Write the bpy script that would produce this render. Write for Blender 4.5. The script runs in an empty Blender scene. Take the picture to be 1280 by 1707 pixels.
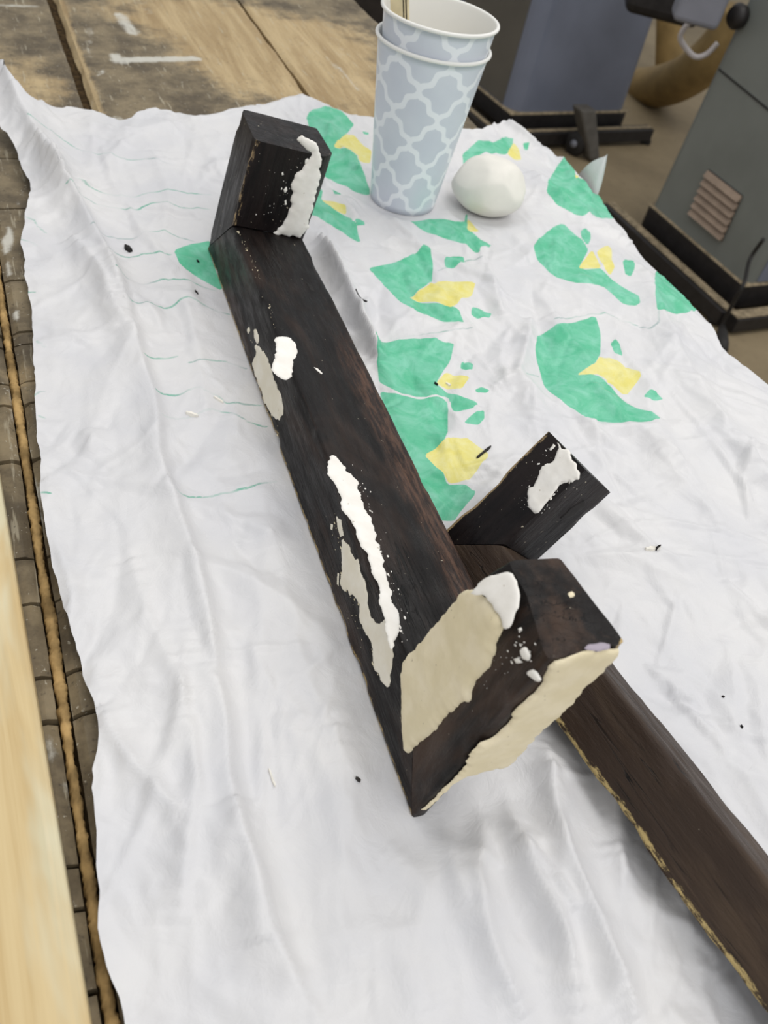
import bpy, bmesh, math, random
import numpy as np
from mathutils import Vector, Matrix

# ------------------------------------------------------------------ camera, world, lights, exposure
scene = bpy.context.scene
COL = scene.collection
FLOOR_Z = -0.85
H, F_PX, PITCH, ROLL = 0.36, 1350.0, math.radians(46), math.radians(14.5)
CX, CY = 640.0, 853.5
CP = np.array([0.0, 0.0, H])
_f = np.array([0, math.cos(PITCH), -math.sin(PITCH)])
_r = np.array([1.0, 0, 0]); _u = np.cross(_r, _f)
CR = math.cos(ROLL)*_r + math.sin(ROLL)*_u
CU = -math.sin(ROLL)*_r + math.cos(ROLL)*_u
CF = _f
cam_data = bpy.data.cameras.new('camera')
cam = bpy.data.objects.new('camera', cam_data); COL.objects.link(cam)
cam_data.sensor_fit = 'VERTICAL'; cam_data.sensor_height = 24.0
cam_data.lens = F_PX/1707.0*24.0
cam_data.clip_start = 0.01
m = Matrix((tuple(CR), tuple(CU), tuple(-CF))).transposed().to_4x4()
m.translation = Vector(CP); cam.matrix_world = m
cam_data.dof.use_dof = True
cam_data.dof.focus_distance = 0.46
cam_data.dof.aperture_fstop = cam_data.lens/1000.0/0.0022/1.0
scene.camera = cam

w = bpy.data.worlds.new('workshop_air'); scene.world = w; w.use_nodes = True
bg = w.node_tree.nodes['Background']
bg.inputs['Color'].default_value = (0.97, 0.985, 1.0, 1); bg.inputs['Strength'].default_value = 0.50

def area(name, loc, target, sx, sy, power, col):
    d = bpy.data.lights.new(name, 'AREA'); d.shape = 'RECTANGLE'; d.size = sx; d.size_y = sy
    d.energy = power; d.color = col
    o = bpy.data.objects.new(name, d); COL.objects.link(o); o.location = loc
    o.rotation_euler = (Vector(target)-Vector(loc)).to_track_quat('-Z', 'Y').to_euler()
    return o
area('ceiling_light_bench', (0.1, 1.3, 2.2), (0.05, 0.5, 0), 2.2, 0.9, 15, (1.0, 0.97, 0.93))
area('ceiling_light_aisle', (1.0, -0.7, 2.0), (0.1, 0.5, 0), 1.8, 0.8, 19, (1.0, 0.98, 0.96))
area('added_fill_machines', (1.0, 2.4, 2.0), (0.7, 3.0, FLOOR_Z), 1.6, 0.8, 16, (1.0, 0.97, 0.92))  # unseen fill lamp, added to brighten the machines and floor
vs = scene.view_settings
vs.view_transform = 'Standard'; vs.look = 'None'; vs.gamma = 1.0; vs.use_curve_mapping = False
vs.exposure = 0.17

# ------------------------------------------------------------------ calibration helpers (1280 x 1707 frame -> world)
def ray(x, y):
    d = CF + (x-CX)/F_PX*CR - (y-CY)/F_PX*CU
    return d
def atz(x, y, z=0.0):
    d = ray(x, y); return CP + d*((z-H)/d[2])
def onpl(x, y, o, n):
    d = ray(x, y); return CP + d*(((o-CP)@n)/(d@n))
FLOOR = -0.85
AZ = math.radians(-32.2)                        # direction of the bench planks
EB = np.array([math.sin(AZ), math.cos(AZ)]); EC = np.array([math.cos(AZ), -math.sin(AZ)])
EDGE = 0.524                                    # right edge of the bench, across
def bc(b, c): return EB*b + EC*c
def sheet_base(x, y):                           # the sheet droops past the bench edge
    c = x*EC[0]+y*EC[1]
    e = np.clip(c-EDGE, 0, .08)
    return 0.0022 - 0.16*e - 0.9*e*e
def on_sheet(x, y):
    z = 0.0
    for _ in range(14):
        p = atz(x, y, z); z = .4*z+.6*float(sheet_base(p[0], p[1]))
    return p[:2]

# ------------------------------------------------------------------ noise in numpy
def vnoise(x, y, seed=0):
    xi = np.floor(x).astype(np.int64); yi = np.floor(y).astype(np.int64)
    fx = x-xi; fy = y-yi; fx = fx*fx*(3-2*fx); fy = fy*fy*(3-2*fy)
    def h(a, b):
        n = (a*374761393 + b*668265263 + seed*974634777) & 0xffffffff
        n = ((n ^ (n >> 13))*1274126177) & 0xffffffff
        n = n ^ (n >> 16)
        return (n & 0xffff)/65535.0
    return (h(xi, yi)*(1-fx)+h(xi+1, yi)*fx)*(1-fy) + (h(xi, yi+1)*(1-fx)+h(xi+1, yi+1)*fx)*fy
def fbm(x, y, seed=0, o=4):
    s = 0; a = .5; t = 0
    for k in range(o):
        s = s+a*vnoise(x*2**k, y*2**k, seed+k*17); t += a; a *= .5
    return s/t
def ridged(x, y, seed=0):
    return 1-np.abs(2*vnoise(x, y, seed)-1)

def inside(P, poly):
    x, y = P[:, 0], P[:, 1]; r = np.zeros(len(P), bool); n = len(poly)
    for i in range(n):
        x0, y0 = poly[i]; x1, y1 = poly[(i+1) % n]
        if y0 == y1: continue
        c = ((y0 > y) != (y1 > y)) & (x < (x1-x0)*(y-y0)/(y1-y0)+x0)
        r ^= c
    return r
def seg_dist(P, A, B):
    d = B-A; L = max(d@d, 1e-16)
    t = np.clip(((P-A)@d)/L, 0, 1); Q = A+t[:, None]*d
    return np.hypot(*(P-Q).T), Q
def bdist(P, poly, closed=True):
    best = np.full(len(P), 1e9); BQ = P.copy(); n = len(poly)
    for i in range(n if closed else n-1):
        d, Q = seg_dist(P, poly[i], poly[(i+1) % n])
        k = d < best; best[k] = d[k]; BQ[k] = Q[k]
    return best, BQ
def jag(poly, step, amp, seed, smooth=False):
    out = []; n = len(poly); acc = 0
    for i in range(n):
        A, B = poly[i], poly[(i+1) % n]; L = np.linalg.norm(B-A); k = max(1, int(L/step))
        nr = np.array([-(B-A)[1], (B-A)[0]])/max(L, 1e-9)
        for j in range(k):
            q = A+(B-A)*j/k; acc += 1
            v = .9*(vnoise(np.array([acc*.13]), np.array([seed*3.3]), seed)[0]-.5)
            v += .8*(vnoise(np.array([acc*.37]), np.array([seed*2.1]), seed+2)[0]-.5)
            v += .55*(vnoise(np.array([acc*.93]), np.array([seed*1.7]), seed+5)[0]-.5)
            out.append(q+nr*v*amp*2)
    return np.array(out)

# ------------------------------------------------------------------ object helpers
def prop(o, label=None, cat=None, group=None, kind=None):
    if label: o['label'] = label
    if cat: o['category'] = cat
    if group: o['group'] = group
    if kind: o['kind'] = kind
    return o
def empty(name, loc, label, cat, group=None):
    o = bpy.data.objects.new(name, None); COL.objects.link(o); o.location = loc
    o.empty_display_size = .05
    return prop(o, label, cat, group)
def link(name, me, mat, parent=None):
    o = bpy.data.objects.new(name, me); COL.objects.link(o)
    if mat is not None and not me.materials: me.materials.append(mat)
    if parent is not None:
        o.parent = parent
        o.matrix_parent_inverse = Matrix.Translation(parent.location).inverted() if parent.type == 'EMPTY' else Matrix.Identity(4)
    return o
def mesh(name, V, Fc, mat, parent=None, smooth=True, attrs=None):
    me = bpy.data.meshes.new(name)
    me.from_pydata([tuple(map(float, v)) for v in V], [], [tuple(map(int, q)) for q in Fc])
    if attrs:
        for k, a in attrs.items():
            a = np.asarray(a, dtype=np.float32)
            if a.ndim == 1:
                at = me.attributes.new(k, 'FLOAT', 'POINT'); at.data.foreach_set('value', a)
            else:
                at = me.attributes.new(k, 'FLOAT_VECTOR', 'POINT'); at.data.foreach_set('vector', a.ravel())
    me.update()
    if smooth: me.polygons.foreach_set('use_smooth', [True]*len(me.polygons))
    return link(name, me, mat, parent)
def bm_mesh(name, bm, mat, parent=None, smooth=False):
    me = bpy.data.meshes.new(name); bm.normal_update(); bm.to_mesh(me); bm.free()
    if smooth: me.polygons.foreach_set('use_smooth', [True]*len(me.polygons))
    return link(name, me, mat, parent)
def hexa(name, pts, mat, parent=None, bevel=0.0, seg=2):
    """box from 8 corners: bottom loop of 4 then top loop of 4"""
    bm = bmesh.new(); v = [bm.verts.new(tuple(map(float, p))) for p in pts]
    for q in ((3, 2, 1, 0), (4, 5, 6, 7), (0, 1, 5, 4), (1, 2, 6, 5), (2, 3, 7, 6), (3, 0, 4, 7)):
        bm.faces.new([v[i] for i in q])
    bmesh.ops.recalc_face_normals(bm, faces=bm.faces)
    if bevel: bmesh.ops.bevel(bm, geom=list(bm.edges), offset=bevel, segments=seg, affect='EDGES', profile=.5)
    return bm_mesh(name, bm, mat, parent)
def tube(name, pts, rad, mat, parent=None, seg=12, cap=True):
    P = [Vector(p) for p in pts]; V = []; Fc = []
    rads = rad if hasattr(rad, '__len__') else [rad]*len(P)
    t0 = (P[1]-P[0]).normalized(); nx = t0.orthogonal().normalized()
    for i, p in enumerate(P):
        t = (P[min(i+1, len(P)-1)]-P[max(i-1, 0)]).normalized()
        nx = (nx-t*nx.dot(t)).normalized(); ny = t.cross(nx)
        for k in range(seg):
            a = 2*math.pi*k/seg; V.append(p+(nx*math.cos(a)+ny*math.sin(a))*rads[i])
    for i in range(len(P)-1):
        for k in range(seg):
            a = i*seg+k; b = i*seg+(k+1) % seg
            Fc.append((a, b, b+seg, a+seg))
    if cap: Fc += [tuple(range(seg))[::-1], tuple(range((len(P)-1)*seg, len(P)*seg))]
    return mesh(name, V, Fc, mat, parent)
def spline(pts, n=8):
    P = [np.array(p, float) for p in pts]; out = []
    for i in range(len(P)-1):
        p0, p1, p2, p3 = P[max(i-1, 0)], P[i], P[i+1], P[min(i+2, len(P)-1)]
        for k in range(n):
            t = k/n
            out.append(.5*((2*p1)+(-p0+p2)*t+(2*p0-5*p1+4*p2-p3)*t*t+(-p0+3*p1-3*p2+p3)*t**3))
    out.append(P[-1]); return out
def grid_patch(poly, res, pad=1):
    """regular grid clipped by a 2D polygon, border vertices snapped on the outline -> verts, quads, edge distance"""
    lo = poly.min(0)-res*1.5; hi = poly.max(0)+res*1.5
    nx = int((hi[0]-lo[0])/res)+2; ny = int((hi[1]-lo[1])/res)+2
    X, Y = np.meshgrid(lo[0]+np.arange(nx)*res, lo[1]+np.arange(ny)*res)
    P = np.c_[X.ravel(), Y.ravel()]; ins = inside(P, poly)
    I = ins.reshape(ny, nx)
    cell = I[:-1, :-1] | I[1:, :-1] | I[:-1, 1:] | I[1:, 1:]
    cy, cx = np.nonzero(cell); a = cy*nx+cx
    Q = np.c_[a, a+1, a+nx+1, a+nx]
    used = np.unique(Q); mp = np.full(nx*ny, -1); mp[used] = np.arange(len(used))
    Q = mp[Q]; P = P[used]; ins = ins[used]
    d, BQ = bdist(P, poly)
    P = np.where(ins[:, None], P, BQ); d = np.where(ins, d, 0)
    return P, Q, d

# ------------------------------------------------------------------ materials
def srgb(r, g, b):
    return tuple(((c/255)/12.92 if c/255 <= .04045 else ((c/255+.055)/1.055)**2.4) for c in (r, g, b))+(1,)
class NT:
    def __init__(s, name):
        s.m = bpy.data.materials.new(name); s.m.use_nodes = True; s.t = s.m.node_tree
        s.b = s.t.nodes['Principled BSDF']
    def n(s, typ, **kw):
        o = s.t.nodes.new(typ)
        for k, v in kw.items(): setattr(o, k, v)
        return o
    def l(s, a, b): s.t.links.new(a, b)
    def attr(s, name): return s.n('ShaderNodeAttribute', attribute_name=name)
    def obj(s): return s.n('ShaderNodeTexCoord').outputs['Object']
    def mapping(s, vec, scale=(1, 1, 1), loc=(0, 0, 0), rot=(0, 0, 0)):
        o = s.n('ShaderNodeMapping'); s.l(vec, o.inputs['Vector'])
        o.inputs['Scale'].default_value = scale; o.inputs['Location'].default_value = loc; o.inputs['Rotation'].default_value = rot
        return o.outputs['Vector']
    def noise(s, vec, scale, detail=4, rough=.55, dist=0):
        o = s.n('ShaderNodeTexNoise'); s.l(vec, o.inputs['Vector'])
        o.inputs['Scale'].default_value = scale; o.inputs['Detail'].default_value = detail
        o.inputs['Roughness'].default_value = rough; o.inputs['Distortion'].default_value = dist
        return o.outputs['Fac']
    def ramp(s, fac, a, b, lo=0.0, hi=1.0):
        o = s.n('ShaderNodeMapRange', interpolation_type='SMOOTHSTEP'); s.l(fac, o.inputs['Value'])
        o.inputs['From Min'].default_value = a; o.inputs['From Max'].default_value = b
        o.inputs['To Min'].default_value = lo; o.inputs['To Max'].default_value = hi
        return o.outputs['Result']
    def mix(s, fac, a, b):
        o = s.n('ShaderNodeMix', data_type='RGBA')
        if hasattr(fac, 'is_linked') or hasattr(fac, 'links'): s.l(fac, o.inputs['Factor'])
        else: o.inputs['Factor'].default_value = fac
        for v, i in ((a, 6), (b, 7)):
            if isinstance(v, tuple): o.inputs[i].default_value = v
            else: s.l(v, o.inputs[i])
        return o.outputs[2]
    def math(s, op, a, b=None, c=None):
        o = s.n('ShaderNodeMath', operation=op)
        for v, i in ((a, 0), (b, 1), (c, 2)):
            if v is None: continue
            if isinstance(v, (int, float)): o.inputs[i].default_value = v
            else: s.l(v, o.inputs[i])
        return o.outputs[0]
    def col(s, c):
        if isinstance(c, tuple): s.b.inputs['Base Color'].default_value = c
        else: s.l(c, s.b.inputs['Base Color'])
    def rough(s, r, spec=None):
        if isinstance(r, (int, float)): s.b.inputs['Roughness'].default_value = r
        else: s.l(r, s.b.inputs['Roughness'])
        if spec is not None: s.b.inputs['Specular IOR Level'].default_value = spec
    def bump(s, h, strength, dist, prev=None):
        o = s.n('ShaderNodeBump'); s.l(h, o.inputs['Height'])
        o.inputs['Strength'].default_value = strength; o.inputs['Distance'].default_value = dist
        if prev is not None: s.l(prev, o.inputs['Normal'])
        s.l(o.outputs['Normal'], s.b.inputs['Normal']); return o.outputs['Normal']

def simple(name, c, rough=.6, spec=.4, var=.12, scale=30, metal=0, bump=0, bd=.001):
    t = NT(name); v = t.noise(t.obj(), scale, 5)
    d = tuple(x*(1-var*1.6) for x in c[:3])+(1,); e = tuple(min(1, x*(1+var)) for x in c[:3])+(1,)
    t.col(t.mix(t.ramp(v, .3, .7), d, e)); t.rough(rough, spec); t.b.inputs['Metallic'].default_value = metal
    if bump: t.bump(v, bump, bd)
    return t.m

def mat_wood(name, brown, black, wearc, gloss=(.3, .55), speck=.75, band=None):
    t = NT(name); g = t.attr('grain').outputs['Vector']
    big = t.noise(t.mapping(g, (9, 26, 26)), 1.0, 4, .6, .6)
    gr = t.noise(t.mapping(g, (14, 260, 260)), 1.0, 6, .65, .4)
    fine = t.noise(t.mapping(g, (60, 900, 900)), 1.0, 3)
    f = t.math('ADD', t.math('MULTIPLY', big, .9), t.math('MULTIPLY', gr, .14))
    base = t.mix(t.ramp(f, .46, .66), black, brown)
    base = t.mix(t.ramp(gr, .58, .74, 0, .3), base, tuple(min(1, c*1.7) for c in brown[:3])+(1,))
    base = t.mix(t.ramp(gr, .38, .28, 0, .6), base, (.006, .005, .005, 1))
    ck = t.noise(t.mapping(g, (7, 120, 120), (3, 1, 2)), 1.0, 3, .5, .8)
    ckl = t.math('MULTIPLY', t.ramp(t.math('ABSOLUTE', t.math('SUBTRACT', ck, .5)), .004, .014, 1, 0), t.ramp(t.noise(t.mapping(g, (11, 30, 30), (5, 5, 5)), 1, 3), .5, .62))
    base = t.mix(t.math('MULTIPLY', ckl, .9), base, (.002, .002, .002, 1))
    if band:
        sx = t.n('ShaderNodeSeparateXYZ'); t.l(g, sx.inputs[0])
        bf = t.math('MULTIPLY', t.ramp(t.math('ADD', sx.outputs[2], t.math('MULTIPLY', t.math('SUBTRACT', big, .5), .03)), .034, .046), t.ramp(sx.outputs[0], band[0], band[1], 1, 0))
        bcol = t.mix(t.ramp(t.noise(t.mapping(g, (60, 420, 420)), 1, 5, .7), .4, .66), srgb(40, 30, 27), srgb(98, 72, 58))
        base = t.mix(t.math('MULTIPLY', bf, .8), base, bcol)
    wn = t.noise(t.mapping(g, (40, 120, 120)), 3.0, 5, .7)
    wear = t.math('ADD', t.attr('wear').outputs['Fac'], t.math('MULTIPLY', t.math('SUBTRACT', wn, .5), 1.3))
    base = t.mix(t.ramp(wear, .62, .82), base, wearc)
    sp = t.noise(g, 420, 2); base = t.mix(t.ramp(sp, speck, speck+.03, 0, .8), base, srgb(190, 180, 160))
    t.col(base)
    t.rough(t.ramp(t.noise(t.mapping(g, (40, 140, 140)), 1, 4), .3, .7, *gloss), .22)
    nb = t.bump(t.math('SUBTRACT', gr, t.math('MULTIPLY', ckl, .6)), .5, .0014); t.bump(t.noise(t.mapping(g, (.35, 1, 1)), 420, 4, .65), .55, .0010, nb)
    return t.m
M_wood1 = mat_wood('dark_stained_wood', srgb(50, 38, 32), srgb(20, 17, 17), srgb(176, 150, 100), (.34, .62), .75, (3*.7+.26, 3*.7+.34))
M_wood2 = mat_wood('dark_brown_wood', srgb(74, 60, 48), srgb(58, 46, 38), srgb(186, 164, 112), (.4, .65), .8)
M_wood3 = mat_wood('worn_brown_wood', srgb(66, 50, 40), srgb(22, 18, 17), srgb(190, 166, 118), (.34, .6), .76)
M_blackwood = mat_wood('black_stained_wood', srgb(34, 27, 26), srgb(14, 11, 13), srgb(160, 138, 104), (.32, .5), .72)

def mat_filler(name, c, c2):
    t = NT(name); o = t.obj(); n = t.noise(o, 60, 5, .6)
    base = t.mix(t.ramp(n, .35, .68), c2, c)
    sp = t.noise(o, 320, 2); base = t.mix(t.ramp(sp, .72, .76, 0, .55), base, srgb(150, 135, 105))
    t.col(base); t.rough(.75, .25)
    nb = t.bump(t.noise(o, 160, 5, .6), .22, .0008); return t.m
M_white = mat_filler('white_wood_filler', srgb(250, 247, 241), srgb(240, 236, 228))
M_cream = mat_filler('cream_wood_filler', srgb(242, 230, 200), srgb(232, 219, 184))

M_ivory = mat_filler('ivory_wood_filler', srgb(243, 237, 222), srgb(234, 226, 206))
def mat_sheet():
    t = NT('printed_plastic_sheet'); o = t.obj()
    n1 = t.noise(o, 14, 4)
    base = t.mix(t.ramp(n1, .3, .7), srgb(212, 212, 215), srgb(222, 221, 221))
    n2 = t.noise(o, 46, 6, .7, .8)
    gcol = t.mix(t.ramp(n2, .34, .7), srgb(84, 188, 146), srgb(130, 206, 178))
    ycol = t.mix(t.ramp(n2, .3, .7), srgb(226, 215, 112), srgb(232, 226, 160))
    lcol = t.mix(t.ramp(t.noise(o, 25, 2), .45, .6), srgb(70, 170, 140), srgb(150, 172, 170))
    ln = t.ramp(t.attr('line').outputs['Fac'], .25, .7, 0, .75)
    ln = t.math('MULTIPLY', ln, t.ramp(t.noise(o, 34, 2), .38, .58, .12, 1))
    base = t.mix(ln, base, lcol)
    base = t.mix(t.ramp(t.attr('green').outputs['Fac'], -.25, .25), base, gcol)
    base = t.mix(t.ramp(t.attr('yellow').outputs['Fac'], -.25, .25), base, ycol)
    t.col(base); t.rough(.42, .35)
    v = t.n('ShaderNodeTexVoronoi', feature='DISTANCE_TO_EDGE'); v.inputs['Scale'].default_value = 42
    wv = t.n('ShaderNodeVectorMath', operation='ADD'); nz = t.n('ShaderNodeTexNoise'); t.l(o, nz.inputs['Vector']); nz.inputs['Scale'].default_value = 20
    sc = t.n('ShaderNodeVectorMath', operation='SCALE'); t.l(nz.outputs['Color'], sc.inputs[0]); sc.inputs['Scale'].default_value = .05
    t.l(o, wv.inputs[0]); t.l(sc.outputs[0], wv.inputs[1]); t.l(wv.outputs[0], v.inputs['Vector'])
    nb = t.bump(v.outputs['Distance'], .16, .004)
    t.bump(t.noise(o, 70, 5, .6, 1.2), .22, .003, nb)
    return t.m
M_sheet = mat_sheet()

def mat_plank():
    t = NT('worn_bench_plank'); o = t.obj()
    rot = (0, 0, -AZ)
    pv = t.mapping(o, (1, 1, 1), (0, 0, 0), (0, 0, AZ))       # x across, y along the bench
    g = t.noise(t.mapping(pv, (60, 5, 60)), 1, 6, .65, .5)
    big = t.noise(pv, 3.2, 5, .62, .4)
    mid = t.noise(pv, 17, 6, .7)
    base = t.mix(t.ramp(mid, .34, .66), srgb(86, 76, 60), srgb(138, 124, 98))
    tan = t.mix(t.ramp(g, .3, .7), srgb(156, 132, 94), srgb(192, 170, 130))
    at = t.attr('tan').outputs['Fac']
    fac = t.ramp(t.math('ADD', at, t.math('MULTIPLY', t.math('SUBTRACT', t.math('ADD', t.math('MULTIPLY', big, .5), t.math('MULTIPLY', mid, .75)), .62), 2.4)), .25, .95)
    base = t.mix(fac, base, tan)
    # scratches and paint specks with a shape of their own
    sc = t.noise(t.mapping(pv, (240, 24, 10), (0, 0, 0), (0, 0, .5)), 1, 3, .6)
    base = t.mix(t.ramp(sc, .60, .70, 0, .5), base, srgb(186, 178, 156))
    sp = t.noise(pv, 330, 3); base = t.mix(t.ramp(sp, .66, .71, 0, .5), base, srgb(205, 200, 184))
    dk = t.noise(pv, 260, 3); base = t.mix(t.ramp(dk, .62, .72, 0, .5), base, srgb(48, 42, 36))
    pn = t.math('ADD', t.attr('paint').outputs['Fac'], t.math('MULTIPLY', t.math('SUBTRACT', t.noise(pv, 70, 6, .75), .5), 1.5))
    base = t.mix(t.ramp(pn, .38, 1.1, 0, .85), base, srgb(206, 204, 194))
    t.col(base); t.rough(.62, .35)
    nb = t.bump(g, .25, .002); t.bump(mid, .3, .0015, nb)
    return t.m
M_plank = mat_plank()
M_subtop = simple('sawdust_in_gaps', srgb(66, 52, 33), .9, .1, .35, 160, bump=.5, bd=.002)
M_rawwood = simple('chipped_raw_wood', srgb(176, 138, 84), .8, .2, .25, 90, bump=.5, bd=.002)
M_dust = simple('packed_sawdust', srgb(180, 150, 102), .95, .05, .34, 55, bump=.6, bd=.001)

def mat_pine():
    t = NT('painted_pine'); o = t.obj()
    pv = t.mapping(o, (1, 1, 1), (0, 0, 0), (0, 0, math.radians(-33.9)))
    g = t.noise(t.mapping(pv, (130, 5, 60)), 1, 5, .6, .3)
    big = t.noise(t.mapping(pv, (22, 7, 10)), 1, 4, .6, .3)
    wood = t.mix(t.ramp(g, .3, .7), srgb(194, 166, 116), srgb(216, 194, 148))
    wash = t.mix(t.ramp(g, .35, .7), srgb(208, 198, 164), srgb(226, 219, 190))
    base = t.mix(t.ramp(t.math('ADD', big, t.math('MULTIPLY', g, .35)), .54, .74), wash, wood)
    k = t.noise(pv, 16, 2); base = t.mix(t.ramp(k, .66, .74, 0, .6), base, srgb(206, 200, 140))
    t.col(base); t.rough(.6, .3); t.bump(g, .2, .001); return t.m
M_pine = mat_pine()

def mat_floor():
    t = NT('dusty_concrete_floor'); o = t.obj()
    n = t.noise(o, 2.2, 6, .6); n2 = t.noise(o, 40, 5, .7)
    base = t.mix(t.ramp(n, .3, .7), srgb(122, 108, 84), srgb(150, 134, 106))
    base = t.mix(t.ramp(n2, .55, .7, 0, .4), base, srgb(96, 86, 70))
    t.col(base); t.rough(.7, .3); t.bump(n2, .3, .004); return t.m
M_floor = mat_floor()
M_cab = simple('grey_machine_paint', srgb(116, 120, 116), .42, .5, .06, 6)
M_cabbrown = simple('brown_grey_machine_paint', srgb(92, 88, 80), .5, .4, .08, 6)
M_cabside = simple('blue_grey_machine_paint', srgb(112, 118, 134), .36, .5, .06, 5)
M_black = simple('black_painted_steel', srgb(34, 31, 31), .5, .4, .2, 40)
M_dusty = simple('sawdust_covered_steel', srgb(146, 132, 108), .85, .2, .25, 60)
M_vent = simple('tan_louvre', srgb(150, 132, 116), .6, .3, .08, 30)
M_hose = simple('tan_dust_hose', srgb(150, 126, 82), .7, .3, .12, 14)
M_grey = simple('grey_plastic', srgb(126, 128, 138), .45, .5, .05, 10)
M_cable = simple('white_cable', srgb(196, 190, 190), .5, .4, .06, 20)
M_rubber = simple('black_rubber', srgb(40, 38, 37), .6, .35, .15, 40)
M_darkcase = simple('dark_case', srgb(52, 46, 42), .6, .3, .2, 12)
M_brownbox = simple('brown_crate', srgb(120, 92, 58), .8, .2, .2, 20)
M_stick = simple('pale_stirring_stick', srgb(222, 208, 172), .7, .2, .08, 60)
M_ink = simple('black_ink', srgb(38, 34, 30), .7, .2, .1, 50)
M_putty = simple('grey_white_putty', srgb(234, 231, 222), .6, .35, .03, 40, bump=.2, bd=.0015)
M_chip = simple('black_chip', srgb(28, 25, 24), .6, .3, .3, 200)
M_crumb = simple('white_filler_crumb', srgb(240, 236, 226), .8, .2, .05, 200)

def mat_cup():
    t = NT('trellis_print_paper'); uv = t.attr('trellis').outputs['Vector']
    sp = t.n('ShaderNodeSeparateXYZ'); t.l(uv, sp.inputs[0]); u, v = sp.outputs[0], sp.outputs[1]
    a = t.math('ADD', u, v); b = t.math('SUBTRACT', u, v)
    def wob(x, y):
        s1 = t.math('MULTIPLY', t.math('SINE', t.math('MULTIPLY', y, 2*math.pi)), .0)
        s2 = t.math('MULTIPLY', t.math('SINE', t.math('MULTIPLY', y, 4*math.pi)), .048)
        p = t.math('ADD', x, t.math('ADD', s1, s2))
        fr = t.math('FRACT', p); return t.math('ABSOLUTE', t.math('SUBTRACT', fr, .5))   # .5 on the line
    la = wob(a, b); lb = wob(b, a)
    ln = t.ramp(t.math('MAXIMUM', la, lb), .405, .430)
    n = t.noise(t.obj(), 25, 3)
    grey = t.mix(t.ramp(n, .3, .7), srgb(210, 216, 227), srgb(217, 223, 232))
    base = t.mix(ln, grey, srgb(242, 246, 251))
    pr = t.math('GREATER_THAN', sp.outputs[2], .5)        # 1 = printed outside, 0 = plain paper
    base = t.mix(pr, srgb(238, 237, 232), base)
    t.col(base); t.rough(.4, .4); return t.m
M_cup = mat_cup()

# ------------------------------------------------------------------ floor
def plane_xy(x0, x1, y0, y1, z): return [(x0, y0, z), (x1, y0, z), (x1, y1, z), (x0, y1, z)]
fl = mesh('floor', plane_xy(-5, 6, -4, 8, FLOOR), [(0, 1, 2, 3)], M_floor, smooth=False)
prop(fl, 'dusty brown concrete workshop floor', 'floor', kind='structure')

# ------------------------------------------------------------------ workbench
bench = empty('workbench', tuple(bc(.7, .0))+(FLOOR,), 'worn plank workbench with paint smears and saw cuts under the white sheet', 'workbench')
def bbox(name, b0, b1, c0, c1, z0, z1, mat, bevel=0.0):
    q = [bc(b0, c0), bc(b0, c1), bc(b1, c1), bc(b1, c0)]
    return hexa(name, [tuple(p)+(z0,) for p in q]+[tuple(p)+(z1,) for p in q], mat, bench, bevel)
B0, B1 = -.45, 1.95
# paint smears and bare patches: (pixel a, pixel b, radius in px, strength)
SMEAR = [((195, 100), (325, 97), 8, 1.0), ((192, 92), (205, 103), 8, .9), ((200, 25), (222, 55), 8, .85), ((0, 8), (62, 10), 4, .7),
         ((60, 52), (85, 54), 2, .6), ((150, 45), (148, 95), 5, .5), ((165, 125), (170, 118), 3, .8), ((195, 195), (205, 208), 5, .7),
         ((270, 130), (290, 160), 8, .3), ((250, 20), (230, 0), 8, .4), ((545, 95), (600, 150), 4, .6), ((540, 30), (570, 90), 9, .35),
         ((0, 395), (12, 420), 3, 1.0), ((3, 360), (28, 422), 2.5, 1.0), ((10, 435), (18, 460), 3, .8), ((33, 318), (35, 340), 3, .8), ((26, 522), (30, 532), 4, .9),
         ((12, 640), (25, 700), 3, .6), ((28, 765), (34, 850), 2.5, .6), ((40, 740), (75, 880), 2.5, .8), ((75, 1222), (100, 1290), 4, .6), ((95, 1265), (118, 1330), 3, .5),
         ((390, 100), (470, 95), 7, .25), ((330, 60), (420, 140), 10, .2), ((500, 60), (520, 150), 8, .3)]
SM = [(atz(*a)[:2], atz(*b)[:2], r, s, atz((a[0]+b[0])/2, (a[1]+b[1])/2)) for a, b, r, s in SMEAR]
TANP = [((350, 40), 110, .9), ((420, 120), 90, .9), ((300, 20), 60, .6), ((480, 60), 70, .75), ((560, 60), 60, .55), ((590, 170), 80, .8), ((100, 150), 70, .45),
        ((40, 100), 60, .35), ((190, 80), 60, -.5), ((260, 180), 70, -.7), ((290, 140), 50, -.5), ((520, 20), 40, -.4), ((340, 150), 45, .35), ((0, 620), 60, .35), ((30, 160), 50, .4), ((545, 120), 40, -.1)]
TP = [(atz(*p)[:2], r*np.linalg.norm(atz(*p)-CP)/F_PX, s) for p, r, s in TANP]
def plank_attrs(P):
    paint = np.zeros(len(P)); tan = np.zeros(len(P))
    for A, Bq, r, s, mid in SM:
        rad = r*np.linalg.norm(mid-CP)/F_PX
        d, _ = seg_dist(P, A, Bq); paint = np.maximum(paint, s*1.15*np.exp(-(d/(rad*1.4))**4))
    for A, rad, s in TP:
        d = np.hypot(*(P-A).T); tan += .8*s*np.exp(-(d/(rad*1.5))**2)
    return paint, tan
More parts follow.
